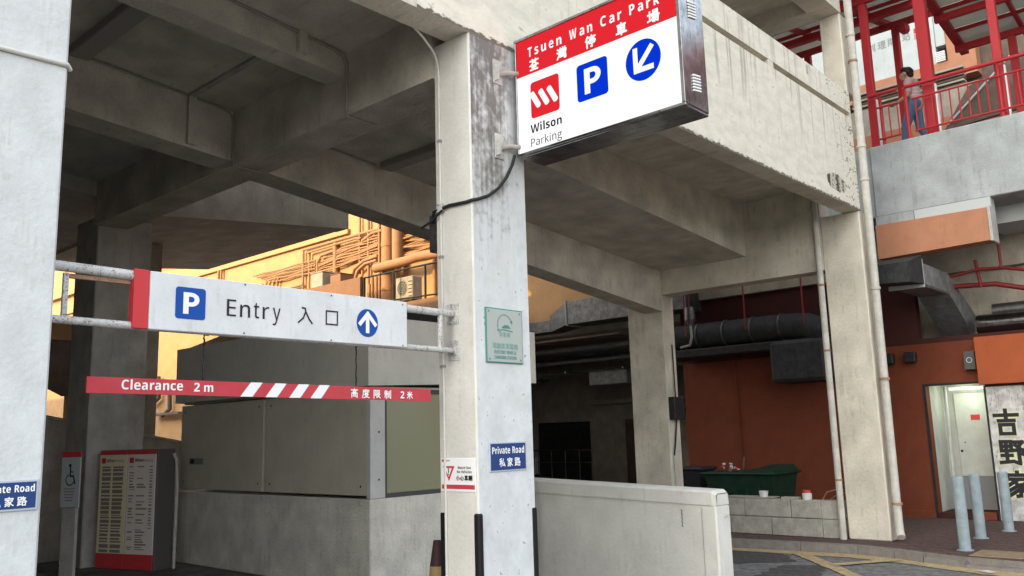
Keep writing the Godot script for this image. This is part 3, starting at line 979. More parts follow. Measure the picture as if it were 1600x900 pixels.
	for y in [8.0, 7.55, 6.1, 5.55, 3.8, 2.4, 0.55]:
		var s3 := new_st()
		lathe(s3, Vector3(13.54 + 0.004 * (y - 3.0), y, -4.605), [Vector2(0.066, 0), Vector2(0.074, 0.004), Vector2(0.074, 0.04), Vector2(0.066, 0.044)], 14)
		put(d1, "clamp", s3, mats.peel_brown if y in [7.55, 2.4, 0.55] else mats.pipe_white)
	var d2 := put_tube(b, "drainpipe", [Vector3(13.41, 5.55, -5.40), Vector3(13.40, 3.0, -5.40), Vector3(13.39, 0.03, -5.40)], 0.05, mats.pipe_white, 12)
	for y in [3.95, 2.9, 0.9]:
		var s4 := new_st()
		lathe(s4, Vector3(13.40, y, -5.40), [Vector2(0.052, 0), Vector2(0.06, 0.004), Vector2(0.06, 0.03), Vector2(0.052, 0.034)], 12)
		put(d2, "clamp", s4, mats.peel_brown)
	# upper level: column, beam, ceiling and the storeys above
	pillar(b, 13.455, 13.95, -5.05, -4.712, 7.062, 8.43, mats.cream_wall)
	put_box(b, "beam", Vector3(-8, 8.43, -5.1), Vector3(13.5, 8.95, -4.702), mats.cream_wall)
	put_box(b, "girder", Vector3(13.1, 8.44, -12), Vector3(13.5, 8.8, -5.102), mats.soffit)
	put_box(b, "deck_slab", Vector3(-8, 8.70, -17), Vector3(13.098, 8.95, -5.102), mats.soffit)
	pillar(b, 13.455, 13.95, -9.1, -8.5, 6.31, 8.43, mats.cream_wall)
	for k in 3:
		var y := 8.96 + k * 3.1
		put_box(b, "parapet_wall", Vector3(-12, y, -17), Vector3(13.5, y + 1.3, -4.70), mats.cream_wall)
		put_box(b, "storey_core", Vector3(-12, y + 1.302, -16.5), Vector3(13.0, y + 3.098, -5.4), mats.grey_concrete)
	# ramp parapet at the back with its light coping
	var rp := beam_x(b, "ramp_parapet", -1.5, 0.0, 3.5, 9.4, 0.0, 1.30, -14.2, -14.0, mats.grey_concrete)
	beam_x(rp, "coping", -1.5, 3.502, 3.55, 9.4, 1.302, 1.345, -14.24, -13.97, mats.light_concrete)
	put_box(b, "stained_post", Vector3(6.57, 1.9, -14.6), Vector3(6.80, 5.2, -14.3), mats.beige, 0.01)
	beam_x(b, "ramp_soffit", 4.6, 3.40, 3.62, 6.05, 2.66, 3.62, -16.4, -16.0, mats.brown)
	put_box(b, "window_post", Vector3(6.05, 2.2, -16.3), Vector3(6.13, 2.68, -16.1), mats.peach_wall)
	put_box(b, "ramp_band", Vector3(4.6, 3.63, -16.4), Vector3(6.1, 3.95, -16.0), mats.peach_wall)

func build_divider_wall() -> void:
	var w := thing("divider_wall", "low white painted concrete wall dividing the driveways beside the middle pillar", "wall", Vector3(8.95, -0.09, -6))
	beam_z(w, "wall_body", -4.99, -0.09, 0.90, -9.6, -0.09, 1.06, 8.82, 9.10, mats.white_wall)
	var st := new_st()
	# coping with a rounded street end
	var z0 := -4.96
	var prof := [[8.80, 0.0], [8.80, 0.14], [8.83, 0.165], [9.09, 0.165], [9.12, 0.14], [9.12, 0.0]]
	for i in prof.size():
		var a = prof[i]
		var c = prof[(i + 1) % prof.size()]
		var mid := Vector3((a[0] + c[0]) / 2 - 8.96, (a[1] + c[1]) / 2 - 0.08, 0)
		quad(st, Vector3(a[0], 0.9 + a[1], z0 - 0.05), Vector3(a[0], 1.06 + a[1], -9.62), Vector3(c[0], 1.06 + c[1], -9.62), Vector3(c[0], 0.9 + c[1], z0 - 0.05), mid)
		quad(st, Vector3(a[0], 0.9 + a[1], z0 - 0.05), Vector3(c[0], 0.9 + c[1], z0 - 0.05), Vector3(lerpf(c[0], 8.96, 0.12), 0.9 + c[1] * 0.78, z0), Vector3(lerpf(a[0], 8.96, 0.12), 0.9 + a[1] * 0.78, z0), Vector3(mid.x, mid.y, 0.3))
	quad(st, Vector3(8.82, 0.9, z0), Vector3(9.10, 0.9, z0), Vector3(9.08, 1.02, z0), Vector3(8.84, 1.02, z0), Vector3(0, 0, 1))
	put(w, "coping", st, mats.white_wall)
	put_box(w, "end_pier", Vector3(8.80, -0.09, -5.16), Vector3(9.12, 0.898, -4.96), mats.white_wall, 0.02)
	var s2 := new_st()
	lathe(s2, Vector3(9.0, 0.78, -4.955), [Vector2(0.0, 0.02), Vector2(0.025, 0.012), Vector2(0.025, -0.012), Vector2(0.0, -0.02)], 10)
	put(w, "wall_lug", s2, mats.pipe_white)
	# a rusty run of chain marks
	var s3 := new_st()
	for k in 9:
		ribbon(s3, face_x(8.819), [Vector2(-5.42 + 0.006 * (k % 2), 0.84 - k * 0.022), Vector2(-5.405 - 0.006 * (k % 2), 0.828 - k * 0.022)], 0.01, 0.003)
	put(w, "rust_mark", s3, mats.text_dark)

func build_booth() -> void:
	var o := thing("attendant_booth", "grey attendant booth with flat panels and a greenish window behind the middle pillar", "booth", Vector3(7, 0.19, -9))
	var x := 5.82
	var zf := -7.33
	var zb := -11.5
	put_box(o, "base", Vector3(x, 0.185, zb), Vector3(8.4, 1.12, zf), mats.booth_base, 0.012)
	put_box(o, "inner_core", Vector3(x + 0.35, 1.121, zb + 0.05), Vector3(7.0, 2.285, zf - 0.6), mats.booth_panel)
	put_box(o, "back_panel", Vector3(7.05, 1.121, zb + 0.05), Vector3(8.35, 2.285, zf - 1.2), mats.booth_panel)
	# two big panels on the side with a dark joint between them
	for z in [[zb + 0.01, -9.42], [-9.36, zf - 0.075]]:
		var pn := put_box(o, "panel", Vector3(x + 0.012, 1.155, z[0]), Vector3(x + 0.06, 2.27, z[1]), mats.booth_panel, 0.004)
		for q in [[z[0] + 0.1, 1.25], [z[0] + 0.1, 2.18], [z[1] - 0.1, 1.25], [z[1] - 0.1, 2.18]]:
			var s := new_st()
			disc(s, face_x(x + 0.012), q[0], q[1], 0.014, 0.014, 0.003, 8)
			put(pn, "screw", s, mats.ink)
	put_box(o, "corner_post", Vector3(x + 0.005, 1.122, zf - 0.07), Vector3(6.03, 2.29, zf - 0.002), mats.booth_frame, 0.006)
	for y in [1.32, 1.82]:
		var s := new_st()
		disc(s, face_z(zf - 0.002), 5.94, y, 0.012, 0.012, 0.003, 8)
		put(o, "screw", s, mats.ink)
	var wn := put_box(o, "window", Vector3(6.035, 1.122, zf - 0.05), Vector3(8.38, 1.165, zf - 0.012), mats.joint)
	put_box(wn, "frame", Vector3(6.035, 1.167, zf - 0.05), Vector3(6.06, 2.27, zf - 0.014), mats.joint)
	put_box(wn, "frame", Vector3(6.062, 2.24, zf - 0.05), Vector3(8.38, 2.282, zf - 0.012), mats.joint)
	put_box(wn, "pane", Vector3(6.062, 1.168, zf - 0.04), Vector3(8.37, 2.238, zf - 0.032), mats.glass_green)
	# sloping fascia above the panels
	put_hexa(o, "roof_fascia", [Vector3(x - 0.06, 2.31, zb - 0.05), Vector3(8.5, 2.31, zb - 0.05), Vector3(8.5, 2.40, zf + 0.05), Vector3(x - 0.06, 2.31, zf + 0.05), Vector3(x - 0.06, 3.06, zb - 0.05), Vector3(8.5, 3.06, zb - 0.05), Vector3(8.5, 3.06, zf + 0.05), Vector3(x - 0.06, 3.06, zf + 0.05)], mats.booth_roof)
	put_hexa(o, "roof_cap", [Vector3(x + 0.02, 3.062, zb), Vector3(8.4, 3.062, zb), Vector3(8.4, 3.062, zf), Vector3(x + 0.02, 3.062, zf), Vector3(x + 0.5, 3.3, zb + 0.3), Vector3(8.0, 3.3, zb + 0.3), Vector3(8.0, 3.3, zf - 0.3), Vector3(x + 0.5, 3.3, zf - 0.3)], mats.dark_metal)
	put_box(o, "roof_seat", Vector3(x + 0.05, 2.287, zb), Vector3(8.38, 2.309, zf - 0.04), mats.booth_roof)
	put_rect(o, "sticker", face_x(x + 0.012), -11.23, 1.48, -10.86, 1.56, 0.004, mats.text_grey)
	put_rect(o, "sticker", face_x(x + 0.012), -11.2, 1.49, -11.1, 1.55, 0.007, mats.ink)

func build_hanging_sign() -> void:
	var s := thing("hanging_light_box", "lit red and white parking sign box jutting from the middle pillar", "sign", Vector3(5.4, 4.1, -3.8))
	var x := 5.30
	var z0 := -4.66
	var z1 := -3.005
	var y0 := 4.085
	var y1 := 5.145
	var fc := face_x(x)
	put_box(s, "cabinet", Vector3(x + 0.012, y0 + 0.02, z0 + 0.01), Vector3(x + 0.34, y1 - 0.01, z1 - 0.004), mats.steel, 0.006)
	put_box(s, "underside", Vector3(x + 0.02, y0 - 0.004, z0 + 0.012), Vector3(x + 0.335, y0 + 0.019, z1 - 0.008), mats.steel, 0.004)
	# metal frame round the face
	for q in [[z0, y0, z1, y0 + 0.024], [z0, y1 - 0.024, z1, y1], [z0, y0 + 0.0245, z0 + 0.02, y1 - 0.0245], [z1 - 0.03, y0 + 0.0245, z1, y1 - 0.0245]]:
		slab_on(s, "frame", fc, q[0], q[1], q[2], q[3], -0.03, 0.014, mats.steel, 0.003)
	put_rect(s, "lit_face", fc, z0 + 0.02, y0 + 0.024, z1 - 0.03, 4.793, 0.0, mats.lit_white)
	put_rect(s, "lit_band", fc, z0 + 0.02, 4.793, z1 - 0.03, y1 - 0.024, 0.0, mats.lit_red)
	for q in [["Tsuen", -4.51, -4.13], ["Wan", -4.055, -3.81], ["Car", -3.735, -3.525], ["Park", -3.455, -3.175]]:
		words(s, q[0], fc, q[1], q[2], 4.948, 0.085, mats.lit_white, true, 0.003, 16)
	var zi := [-4.44, -4.135, -3.838, -3.534, -3.238]
	for k in 5:
		glyph(s, "荃灣停車場"[k], fc, zi[k], 4.866, 0.105, 0.10, 0.0145, mats.lit_white)
	# the red square with three leaning bars
	put_poly(s, "logo_square", fc, round_rect(-4.49, 4.385, -4.178, 4.708, 0.03), 0.003, mats.lit_red)
	for k in 3:
		var st := new_st()
		var cu := -4.437 + k * 0.093
		var pts := round_rect(-0.026, -0.085, 0.026, 0.085, 0.02)
		var tp := PackedVector2Array()
		for p in pts:
			var r := p.rotated(deg_to_rad(30))
			tp.append(Vector2(cu + r.x, 4.545 + r.y))
		flat_poly(st, fc, tp, 0.006)
		put(s, "logo_bar", st, mats.lit_white)
	words(s, "Wilson", fc, -4.503, -4.164, 4.258, 0.072, mats.lit_ink, true)
	words(s, "Parking", fc, -4.503, -4.168, 4.142, 0.070, mats.lit_ink_grey)
	parking_p(s, fc, -3.992, 4.382, -3.684, 4.698, mats.lit_blue, mats.lit_white, 0.003)
	var st := new_st()
	disc(st, fc, -3.352, 4.548, 0.160, 0.166, 0.003)
	put(s, "blue_disc", st, mats.lit_blue)
	# arrow down to the left: shaft and chevron
	var ar := new_st()
	ribbon(ar, fc, [Vector2(-3.275, 4.632), Vector2(-3.40, 4.49)], 0.042, 0.006)
	ribbon(ar, fc, [Vector2(-3.418, 4.640), Vector2(-3.418, 4.495)], 0.042, 0.0075)
	ribbon(ar, fc, [Vector2(-3.418, 4.472), Vector2(-3.275, 4.472)], 0.042, 0.009)
	put(s, "arrow", ar, mats.lit_white)
	# brackets to the pillar
	for y in [4.83, 4.165]:
		slab_on(s, "bracket", face_z(-4.708), 5.06, y - 0.12, 5.17, y + 0.10, 0.0, 0.012, mats.light_concrete, 0.003)
		put_tube(s, "bracket_arm", [Vector3(5.12, y - 0.03, -4.70), Vector3(5.20, y, -4.67), Vector3(5.31, y + 0.01, -4.64)], 0.024, mats.conduit)
		put_box(s, "gusset", Vector3(5.07, y - 0.1, -4.70), Vector3(5.085, y + 0.04, -4.65), mats.light_concrete)
	# louvres on the end plate
	for y in [4.36, 4.95]:
		for k in 6:
			var q := new_st()
			obox(q, Vector3(x + 0.17, y - k * 0.024, z1 + 0.002), Vector3(0.055, 0.0065, 0.006), Basis(Vector3(0, 0, 1), 0.15), 0.002)
			put(s, "vent_slat", q, mats.print_white)
	var li := AreaLight3D.new()
	li.name = "sign_glow"
	li.area_size = Vector2(1.6, 1.0)
	li.light_energy = 0.25
	li.light_color = Color(1, 0.95, 0.93)
	li.shadow_enabled = true
	s.add_child(li)
	li.position = Vector3(x - 0.03, 4.61, -3.83) - s.position
	li.rotation = Vector3(0, PI / 2, 0)
	var c := thing("sign_power_cable", "black cable drooping from the lit sign box round the middle pillar", "cable", Vector3(5.25, 4.1, -4.69))
	put_tube(c, "cable_run", [Vector3(5.26, 4.10, -4.66), Vector3(5.24, 4.02, -4.67), Vector3(5.17, 3.89, -4.68), Vector3(5.07, 3.775, -4.685), Vector3(4.95, 3.69, -4.69), Vector3(4.83, 3.64, -4.69), Vector3(4.765, 3.62, -4.695), Vector3(4.757, 3.615, -4.75), Vector3(4.755, 3.625, -4.95), Vector3(4.75, 3.61, -5.06), Vector3(4.74, 3.60, -5.12), Vector3(4.78, 3.54, -5.18), Vector3(4.84, 3.49, -5.20)], 0.014, mats.cable)
	put_tube(c, "cable_tail", [Vector3(4.745, 3.60, -5.02), Vector3(4.735, 3.56, -5.08), Vector3(4.74, 3.52, -5.16), Vector3(4.73, 3.49, -5.26)], 0.011, mats.cable)
	put_box(c, "cable_clamp", Vector3(4.735, 3.585, -5.09), Vector3(4.772, 3.66, -5.02), mats.peel_pipe, 0.006)

func build_entry_sign() -> void:
	var s := thing("entry_sign", "long white entry sign on peeling pipes between the left and middle pillars", "sign", Vector3(3.2, 2.4, -4.9))
	var z := -4.90
	var fc := face_z(z)
	put_box(s, "board", Vector3(2.262, 2.418, z - 0.06), Vector3(4.247, 2.765, z), mats.sign_white, 0.005)
	put_box(s, "red_end", Vector3(2.168, 2.418, z - 0.062), Vector3(2.259, 2.768, z + 0.002), mats.sign_red, 0.004)
	parking_p(s, fc, 2.42, 2.496, 2.613, 2.69, mats.sign_blue, mats.print_white, 0.002)
	words(s, "Entry", fc, 2.752, 3.148, 2.538, 0.106, mats.ink, false, 0.003, 9)
	glyph(s, "入", fc, 3.336, 2.588, 0.125, 0.12, 0.011, mats.ink)
	glyph(s, "口", fc, 3.555, 2.588, 0.13, 0.115, 0.010, mats.ink)
	var st := new_st()
	disc(st, fc, 3.867, 2.576, 0.097, 0.102, 0.002)
	put(s, "blue_disc", st, mats.sign_blue)
	var ar := new_st()
	rect(ar, fc, 3.851, 2.502, 3.883, 2.64, 0.004)
	ribbon(ar, fc, [Vector2(3.867, 2.642), Vector2(3.80, 2.568)], 0.03, 0.0055)
	ribbon(ar, fc, [Vector2(3.867, 2.642), Vector2(3.934, 2.568)], 0.03, 0.007)
	put(s, "arrow", ar, mats.print_white)
	for q in [[2.88, 2.75], [3.55, 2.745], [2.88, 2.436], [3.55, 2.432], [4.2, 2.74], [4.2, 2.432]]:
		var b := new_st()
		disc(b, fc, q[0], q[1], 0.006, 0.006, 0.003, 8)
		put(s, "screw", b, mats.ink)
	# pipes: behind the board from pillar to pillar
	for y in [2.732, 2.436]:
		put_tube(s, "pipe", [Vector3(1.60, y + 0.008, z - 0.035), Vector3(2.2, y, z - 0.035), Vector3(4.2, y - 0.008, z - 0.035), Vector3(4.768, y - 0.012, z - 0.035)], 0.030 if y > 2.6 else 0.023, mats.peel_pipe, 12)
		slab_on(s, "flange", face_x(4.775), z - 0.11, y - 0.09, z + 0.02, y + 0.075, 0.0, 0.012, mats.peel_pipe, 0.003)
	put_tube(s, "pipe", [Vector3(4.62, 2.71, z - 0.035), Vector3(4.612, 2.43, z - 0.035)], 0.021, mats.peel_pipe, 10)
	put_box(s, "frame_bar", Vector3(1.795, 2.45, z - 0.06), Vector3(1.823, 2.705, z - 0.035), mats.peel_pipe, 0.002)
	put_box(s, "frame_bar", Vector3(1.825, 2.677, z - 0.06), Vector3(2.166, 2.702, z - 0.035), mats.peel_brown, 0.002)

func build_clearance_bar() -> void:
	var s := thing("clearance_bar", "red and white striped height clearance bar hung on chains under the entry sign", "height bar", Vector3(3.2, 2.0, -5.0))
	var z := -5.0
	# it hangs a little lower on the right
	var yb := func(x: float) -> float: return 2.05 - (x - 1.97) * 0.0095
	var h := 0.092
	put_hexa(s, "bar", [Vector3(1.972, yb.call(1.972), z - 0.02), Vector3(4.568, yb.call(4.568), z - 0.02), Vector3(4.568, yb.call(4.568), z), Vector3(1.972, yb.call(1.972), z), Vector3(1.972, yb.call(1.972) + h, z - 0.02), Vector3(4.568, yb.call(4.568) + h, z - 0.02), Vector3(4.568, yb.call(4.568) + h, z), Vector3(1.972, yb.call(1.972) + h, z)], mats.bar_red)
	var fc := face_z(z)
	for x in [2.923, 3.105, 3.285, 3.455]:
		var st := new_st()
		quad(st, on(fc, x, yb.call(x), 0.002), on(fc, x + 0.088, yb.call(x), 0.002), on(fc, x + 0.16, yb.call(x) + h, 0.002), on(fc, x + 0.074, yb.call(x) + h, 0.002), fc[2])
		put(s, "white_stripe", st, mats.print_white)
	words(s, "Clearance", fc, 2.165, 2.536, 2.071, 0.055, mats.print_white, true)
	words(s, "2 m", fc, 2.607, 2.735, 2.067, 0.053, mats.print_white, true)
	var zh := ["高", "度", "限", "制"]
	for k in 4:
		glyph(s, zh[k], fc, 3.827 + k * 0.102, 2.077 - k * 0.002, 0.066, 0.062, 0.0075, mats.print_white)
	words(s, "2", fc, 4.258, 4.296, 2.044, 0.052, mats.print_white, true)
	glyph(s, "米", fc, 4.349, 2.069, 0.06, 0.056, 0.0075, mats.print_white)
	for x in [2.672, 3.853]:
		var st := new_st()
		var y0: float = yb.call(x) + h
		var n := 9
		for k in n:
			var y: float = lerpf(y0, 2.425, (k + 0.5) / n)
			obox(st, Vector3(x + 0.002 * sin(k * 2.1), y, z - 0.012), Vector3(0.0055 if k % 2 else 0.002, 0.02, 0.002 if k % 2 else 0.0055), Basis(), 0.001)
		put(s, "chain", st, mats.dark_metal)
		put_tube(s, "hook", [Vector3(x + 0.012, 2.415, z + 0.02), Vector3(x - 0.01, 2.42, z + 0.015), Vector3(x - 0.008, 2.40, z - 0.005), Vector3(x, 2.395, z - 0.012)], 0.005, mats.dark_metal, 6)

func road_plate(label: String, u0: float, u1: float, v0: float, v1: float) -> void:
	var s := thing("private_road_sign", label, "sign", Vector3((u0 + u1) / 2, v0, -4.708), "private road plates")
	var fc := face_z(-4.708)
	slab_on(s, "plate", fc, u0, v0, u1, v1, 0.0, 0.010, mats.plate_rim, 0.003)
	put_rect(s, "blue_field", fc, u0 + 0.012, v0 + 0.012, u1 - 0.012, v1 - 0.012, 0.012, mats.plate_blue)
	var w := u1 - u0
	var h := v1 - v0
	words(s, "Private Road", fc, u0 + w * 0.06, u1 - w * 0.07, v0 + h * 0.60, h * 0.225, mats.print_white, true, 0.014)
	for k in 3:
		glyph(s, "私家路"[k], fc, u0 + w * (0.32 + k * 0.205), v0 + h * 0.31, w * 0.15, h * 0.29, h * 0.035, mats.print_white, 0.014)

func build_plates() -> void:
	road_plate("blue private road plate fixed on the middle pillar below the green framed plate", 4.90, 5.333, 1.466, 1.695)
	road_plate("blue private road plate on the left pillar beside the driveway entrance", 1.37, 1.65, 1.452, 1.602)
	var s := thing("charging_station_plate", "pale green framed charging station plate screwed to the middle pillar", "sign", Vector3(5.1, 2.32, -4.708))
	var fc := face_z(-4.708)
	slab_on(s, "plate", fc, 4.89, 2.32, 5.33, 2.765, 0.0, 0.012, mats.plate_green, 0.003)
	put_rect(s, "plate_face", fc, 4.90, 2.33, 5.32, 2.755, 0.014, mats.plate_face)
	for q in [[4.925, 2.735], [5.295, 2.735], [4.925, 2.35], [5.295, 2.35]]:
		var b := new_st()
		disc(b, fc, q[0], q[1], 0.01, 0.01, 0.016, 10)
		put(s, "screw", b, mats.ink_grey)
	var e := new_st()
	for k in 22:
		var a0 := PI * 0.05 + TAU * 0.62 * k / 22.0
		var a1 := PI * 0.05 + TAU * 0.62 * (k + 0.8) / 22.0
		ribbon(e, fc, [Vector2(5.11 + cos(a0) * 0.085, 2.63 + sin(a0) * 0.085), Vector2(5.11 + cos(a1) * 0.085, 2.63 + sin(a1) * 0.085)], 0.012 if k % 2 else 0.005, 0.016)
	put(s, "emblem", e, mats.plate_mint)
	put_poly(s, "emblem", fc, PackedVector2Array([Vector2(5.07, 2.605), Vector2(5.10, 2.63), Vector2(5.15, 2.632), Vector2(5.18, 2.605)]), 0.017, mats.plate_green)
	var e2 := new_st()
	ribbon(e2, fc, [Vector2(5.02, 2.585), Vector2(5.10, 2.592), Vector2(5.20, 2.582)], 0.007, 0.0175)
	disc(e2, fc, 5.19, 2.66, 0.012, 0.012, 0.0175, 10)
	put(s, "emblem", e2, mats.plate_green)
	for k in 3:
		glyph(s, "充電站"[k], fc, 5.06 + k * 0.045, 2.555, 0.036, 0.034, 0.005, mats.plate_mint, 0.016)
	for k in 6:
		glyph(s, "電動車充電站"[k], fc, 4.985 + k * 0.05, 2.46, 0.044, 0.042, 0.006, mats.plate_mint, 0.016)
	words(s, "ELECTRIC VEHICLE", fc, 4.98, 5.24, 2.395, 0.026, mats.plate_green, true, 0.016)
	words(s, "CHARGING STATION", fc, 4.98, 5.24, 2.352, 0.026, mats.plate_green, true, 0.016)
	var t := thing("warning_sign", "white watch out for vehicles notice with red triangle on the middle pillar", "sign", Vector3(4.77, 1.33, -4.92))
	var fx := face_x(4.775)
	slab_on(t, "plate", fx, -5.11, 1.325, -4.728, 1.582, 0.0, 0.006, mats.print_white, 0.002)
	put_rect(t, "red_strip", fx, -5.10, 1.345, -4.735, 1.378, 0.008, mats.bar_red)
	put_poly(t, "warning_triangle", fx, PackedVector2Array([Vector2(-5.085, 1.52), Vector2(-4.955, 1.52), Vector2(-5.02, 1.405)]), 0.008, mats.sign_red)
	put_poly(t, "warning_triangle", fx, PackedVector2Array([Vector2(-5.058, 1.505), Vector2(-4.982, 1.505), Vector2(-5.02, 1.438)]), 0.010, mats.print_white)
	var ex := new_st()
	ribbon(ex, fx, [Vector2(-5.02, 1.50), Vector2(-5.02, 1.472)], 0.01, 0.012)
	disc(ex, fx, -5.02, 1.455, 0.006, 0.006, 0.012, 8)
	put(t, "lettering", ex, mats.ink)
	words(t, "Watch Out", fx, -4.92, -4.775, 1.497, 0.02, mats.ink, true, 0.008)
	words(t, "for Vehicles", fx, -4.93, -4.765, 1.466, 0.02, mats.ink, true, 0.008)
	for k in 4:
		glyph(t, "小心車輛"[k], fx, -4.918 + k * 0.046, 1.43, 0.042, 0.04, 0.006, mats.ink, 0.008)
	var sq := new_st()
	rect(sq, fx, -5.098, 1.553, -5.075, 1.573, 0.008)
	put(t, "logo", sq, mats.sign_red)
	words(t, "Wilson", fx, -5.068, -5.01, 1.557, 0.012, mats.ink, true, 0.008)
	# cone
	var c := thing("traffic_cone", "dark brown traffic cone with a gold band against the middle pillar", "cone", Vector3(5.08, -0.09, -5.42))
	var at := Vector3(5.075, -0.09, -5.50)
	put_box(c, "base", at + Vector3(-0.17, 0, -0.17), at + Vector3(0.17, 0.04, 0.17), mats.cone_brown, 0.01)
	var s1 := new_st()
	lathe(s1, at, [Vector2(0.12, 0.04), Vector2(0.075, 0.60)], 24)
	put(c, "lower_cone", s1, mats.cone_brown)
	var s2 := new_st()
	lathe(s2, at, [Vector2(0.079, 0.58), Vector2(0.064, 0.78)], 24)
	put(c, "gold_band", s2, mats.cone_band)
	var s3 := new_st()
	lathe(s3, at, [Vector2(0.064, 0.77), Vector2(0.034, 0.97), Vector2(0.030, 0.985), Vector2(0.0, 0.985)], 24)
	put(c, "top_cone", s3, mats.cone_brown)

func build_rate_board() -> void:
	var a := Vector3(4.91, 0, -11.88)
	var c := Vector3(5.21, 0, -10.90)
	var r := (c - a).normalized()
	var out := Vector3(-r.z, 0, r.x)
	if out.x > 0:
		out = -out
	var w := a.distance_to(c)
	var fc := [a, r, out]
	var s := thing("rate_board", "tall cabinet with two printed parking rate posters, red at top and foot", "notice board", Vector3(5.1, 0.19, -11.4))
	slab_on(s, "cabinet", fc, -0.01, 0.19, w + 0.02, 1.70, -0.30, -0.012, mats.cabinet, 0.01)
	var rng := RandomNumberGenerator.new()
	rng.seed = 77
	for k in 2:
		var u0 := 0.005 + k * w * 0.5
		var u1 := u0 + w * 0.5 - 0.015
		slab_on(s, "panel", fc, u0, 0.20, u1, 0.385, -0.012, 0.0, mats.sign_red, 0.002)
		slab_on(s, "panel", fc, u0, 1.64, u1, 1.69, -0.012, 0.0, mats.sign_red, 0.002)
		var po := slab_on(s, "poster", fc, u0, 0.387, u1, 1.638, -0.012, -0.002, mats.paper_cream if k == 0 else mats.paper, 0.001)
		put_rect(po, "logo", fc, u0 + 0.035, 1.53, u0 + 0.11, 1.60, 0.002, mats.sign_red)
		words(po, "Wilson", fc, u0 + 0.13, u0 + 0.28, 1.545, 0.038, mats.ink, true, 0.002)
		words(po, "Parking", fc, u0 + 0.29, u0 + 0.45, 1.545, 0.036, mats.text_grey, false, 0.002)
		var st := new_st()
		var v := 1.49
		while v > 0.43:
			var h := rng.randf_range(0.012, 0.05) if k == 0 else rng.randf_range(0.008, 0.02)
			if k == 0:
				rect(st, fc, u0 + 0.05, v - h, u0 + 0.20 + rng.randf() * 0.02, v, 0.002)
				rect(st, fc, u0 + 0.25, v - h, u0 + 0.42 + rng.randf() * 0.03, v, 0.002)
				v -= h + rng.randf_range(0.01, 0.022)
			else:
				if rng.randf() < 0.6:
					rect(st, fc, u0 + 0.04, v - h, u0 + 0.10 + rng.randf() * 0.05, v, 0.002)
				if v < 0.66 or rng.randf() < 0.5:
					rect(st, fc, u0 + 0.18, v - h, u0 + 0.28 + rng.randf() * 0.1, v, 0.002)
				if v > 0.7:
					rect(st, fc, u0 + 0.40, v - h, u0 + 0.455, v, 0.002)
				v -= h + rng.randf_range(0.012, 0.03)
		put(po, "small_print", st, mats.text_grey)
	var p := thing("barrier_post", "slim pale metal post with a bent top beside the rate board", "post", Vector3(5.5, 0.19, -10.9))
	put_tube(p, "post_tube", [Vector3(5.50, 0.19, -10.92), Vector3(5.52, 1.2, -10.94), Vector3(5.50, 1.55, -10.94), Vector3(5.46, 1.64, -10.94)], 0.022, mats.pipe_white, 8)
	# disabled parking sign
	var q := Vector3(4.37, 0, -11.42)
	var dr := Vector3(0.38, 0, 0.925).normalized()
	var dn := Vector3(-dr.z, 0, dr.x)
	if dn.x > 0:
		dn = -dn
	var fd := [q, dr, dn]
	var t := thing("disabled_parking_sign", "grey accessible parking sign with red top strip on a narrow stand", "sign", Vector3(4.37, -0.09, -11.42))
	slab_on(t, "panel", fd, -0.15, 1.02, 0.15, 1.63, -0.02, 0.0, mats.far_grey, 0.003)
	slab_on(t, "red_top", fd, -0.15, 1.632, 0.15, 1.70, -0.02, 0.0, mats.sign_red, 0.003)
	slab_on(t, "stand", fd, -0.12, -0.09, 0.10, 1.018, -0.06, -0.012, mats.grey_concrete, 0.004)
	var w1 := new_st()
	disc(w1, fd, -0.01, 1.53, 0.022, 0.022, 0.003, 14)
	ribbon(w1, fd, [Vector2(-0.005, 1.50), Vector2(0.0, 1.40), Vector2(0.05, 1.40), Vector2(0.08, 1.31)], 0.02, 0.003)
	ribbon(w1, fd, [Vector2(0.0, 1.455), Vector2(0.045, 1.45)], 0.014, 0.004)
	var arc := []
	for k in 14:
		var an := PI * 0.62 + PI * 1.25 * k / 13.0
		arc.append(Vector2(0.0 + cos(an) * 0.065, 1.355 + sin(an) * 0.065))
	ribbon(w1, fd, arc, 0.014, 0.005)
	put(t, "wheelchair_symbol", w1, mats.ink)
	var w2 := new_st()
	for k in 5:
		rect(w2, fd, -0.10 + 0.008 * k, 1.24 - k * 0.035, 0.09 - 0.01 * k, 1.252 - k * 0.035, 0.003)
	put(t, "small_print", w2, mats.text_grey)

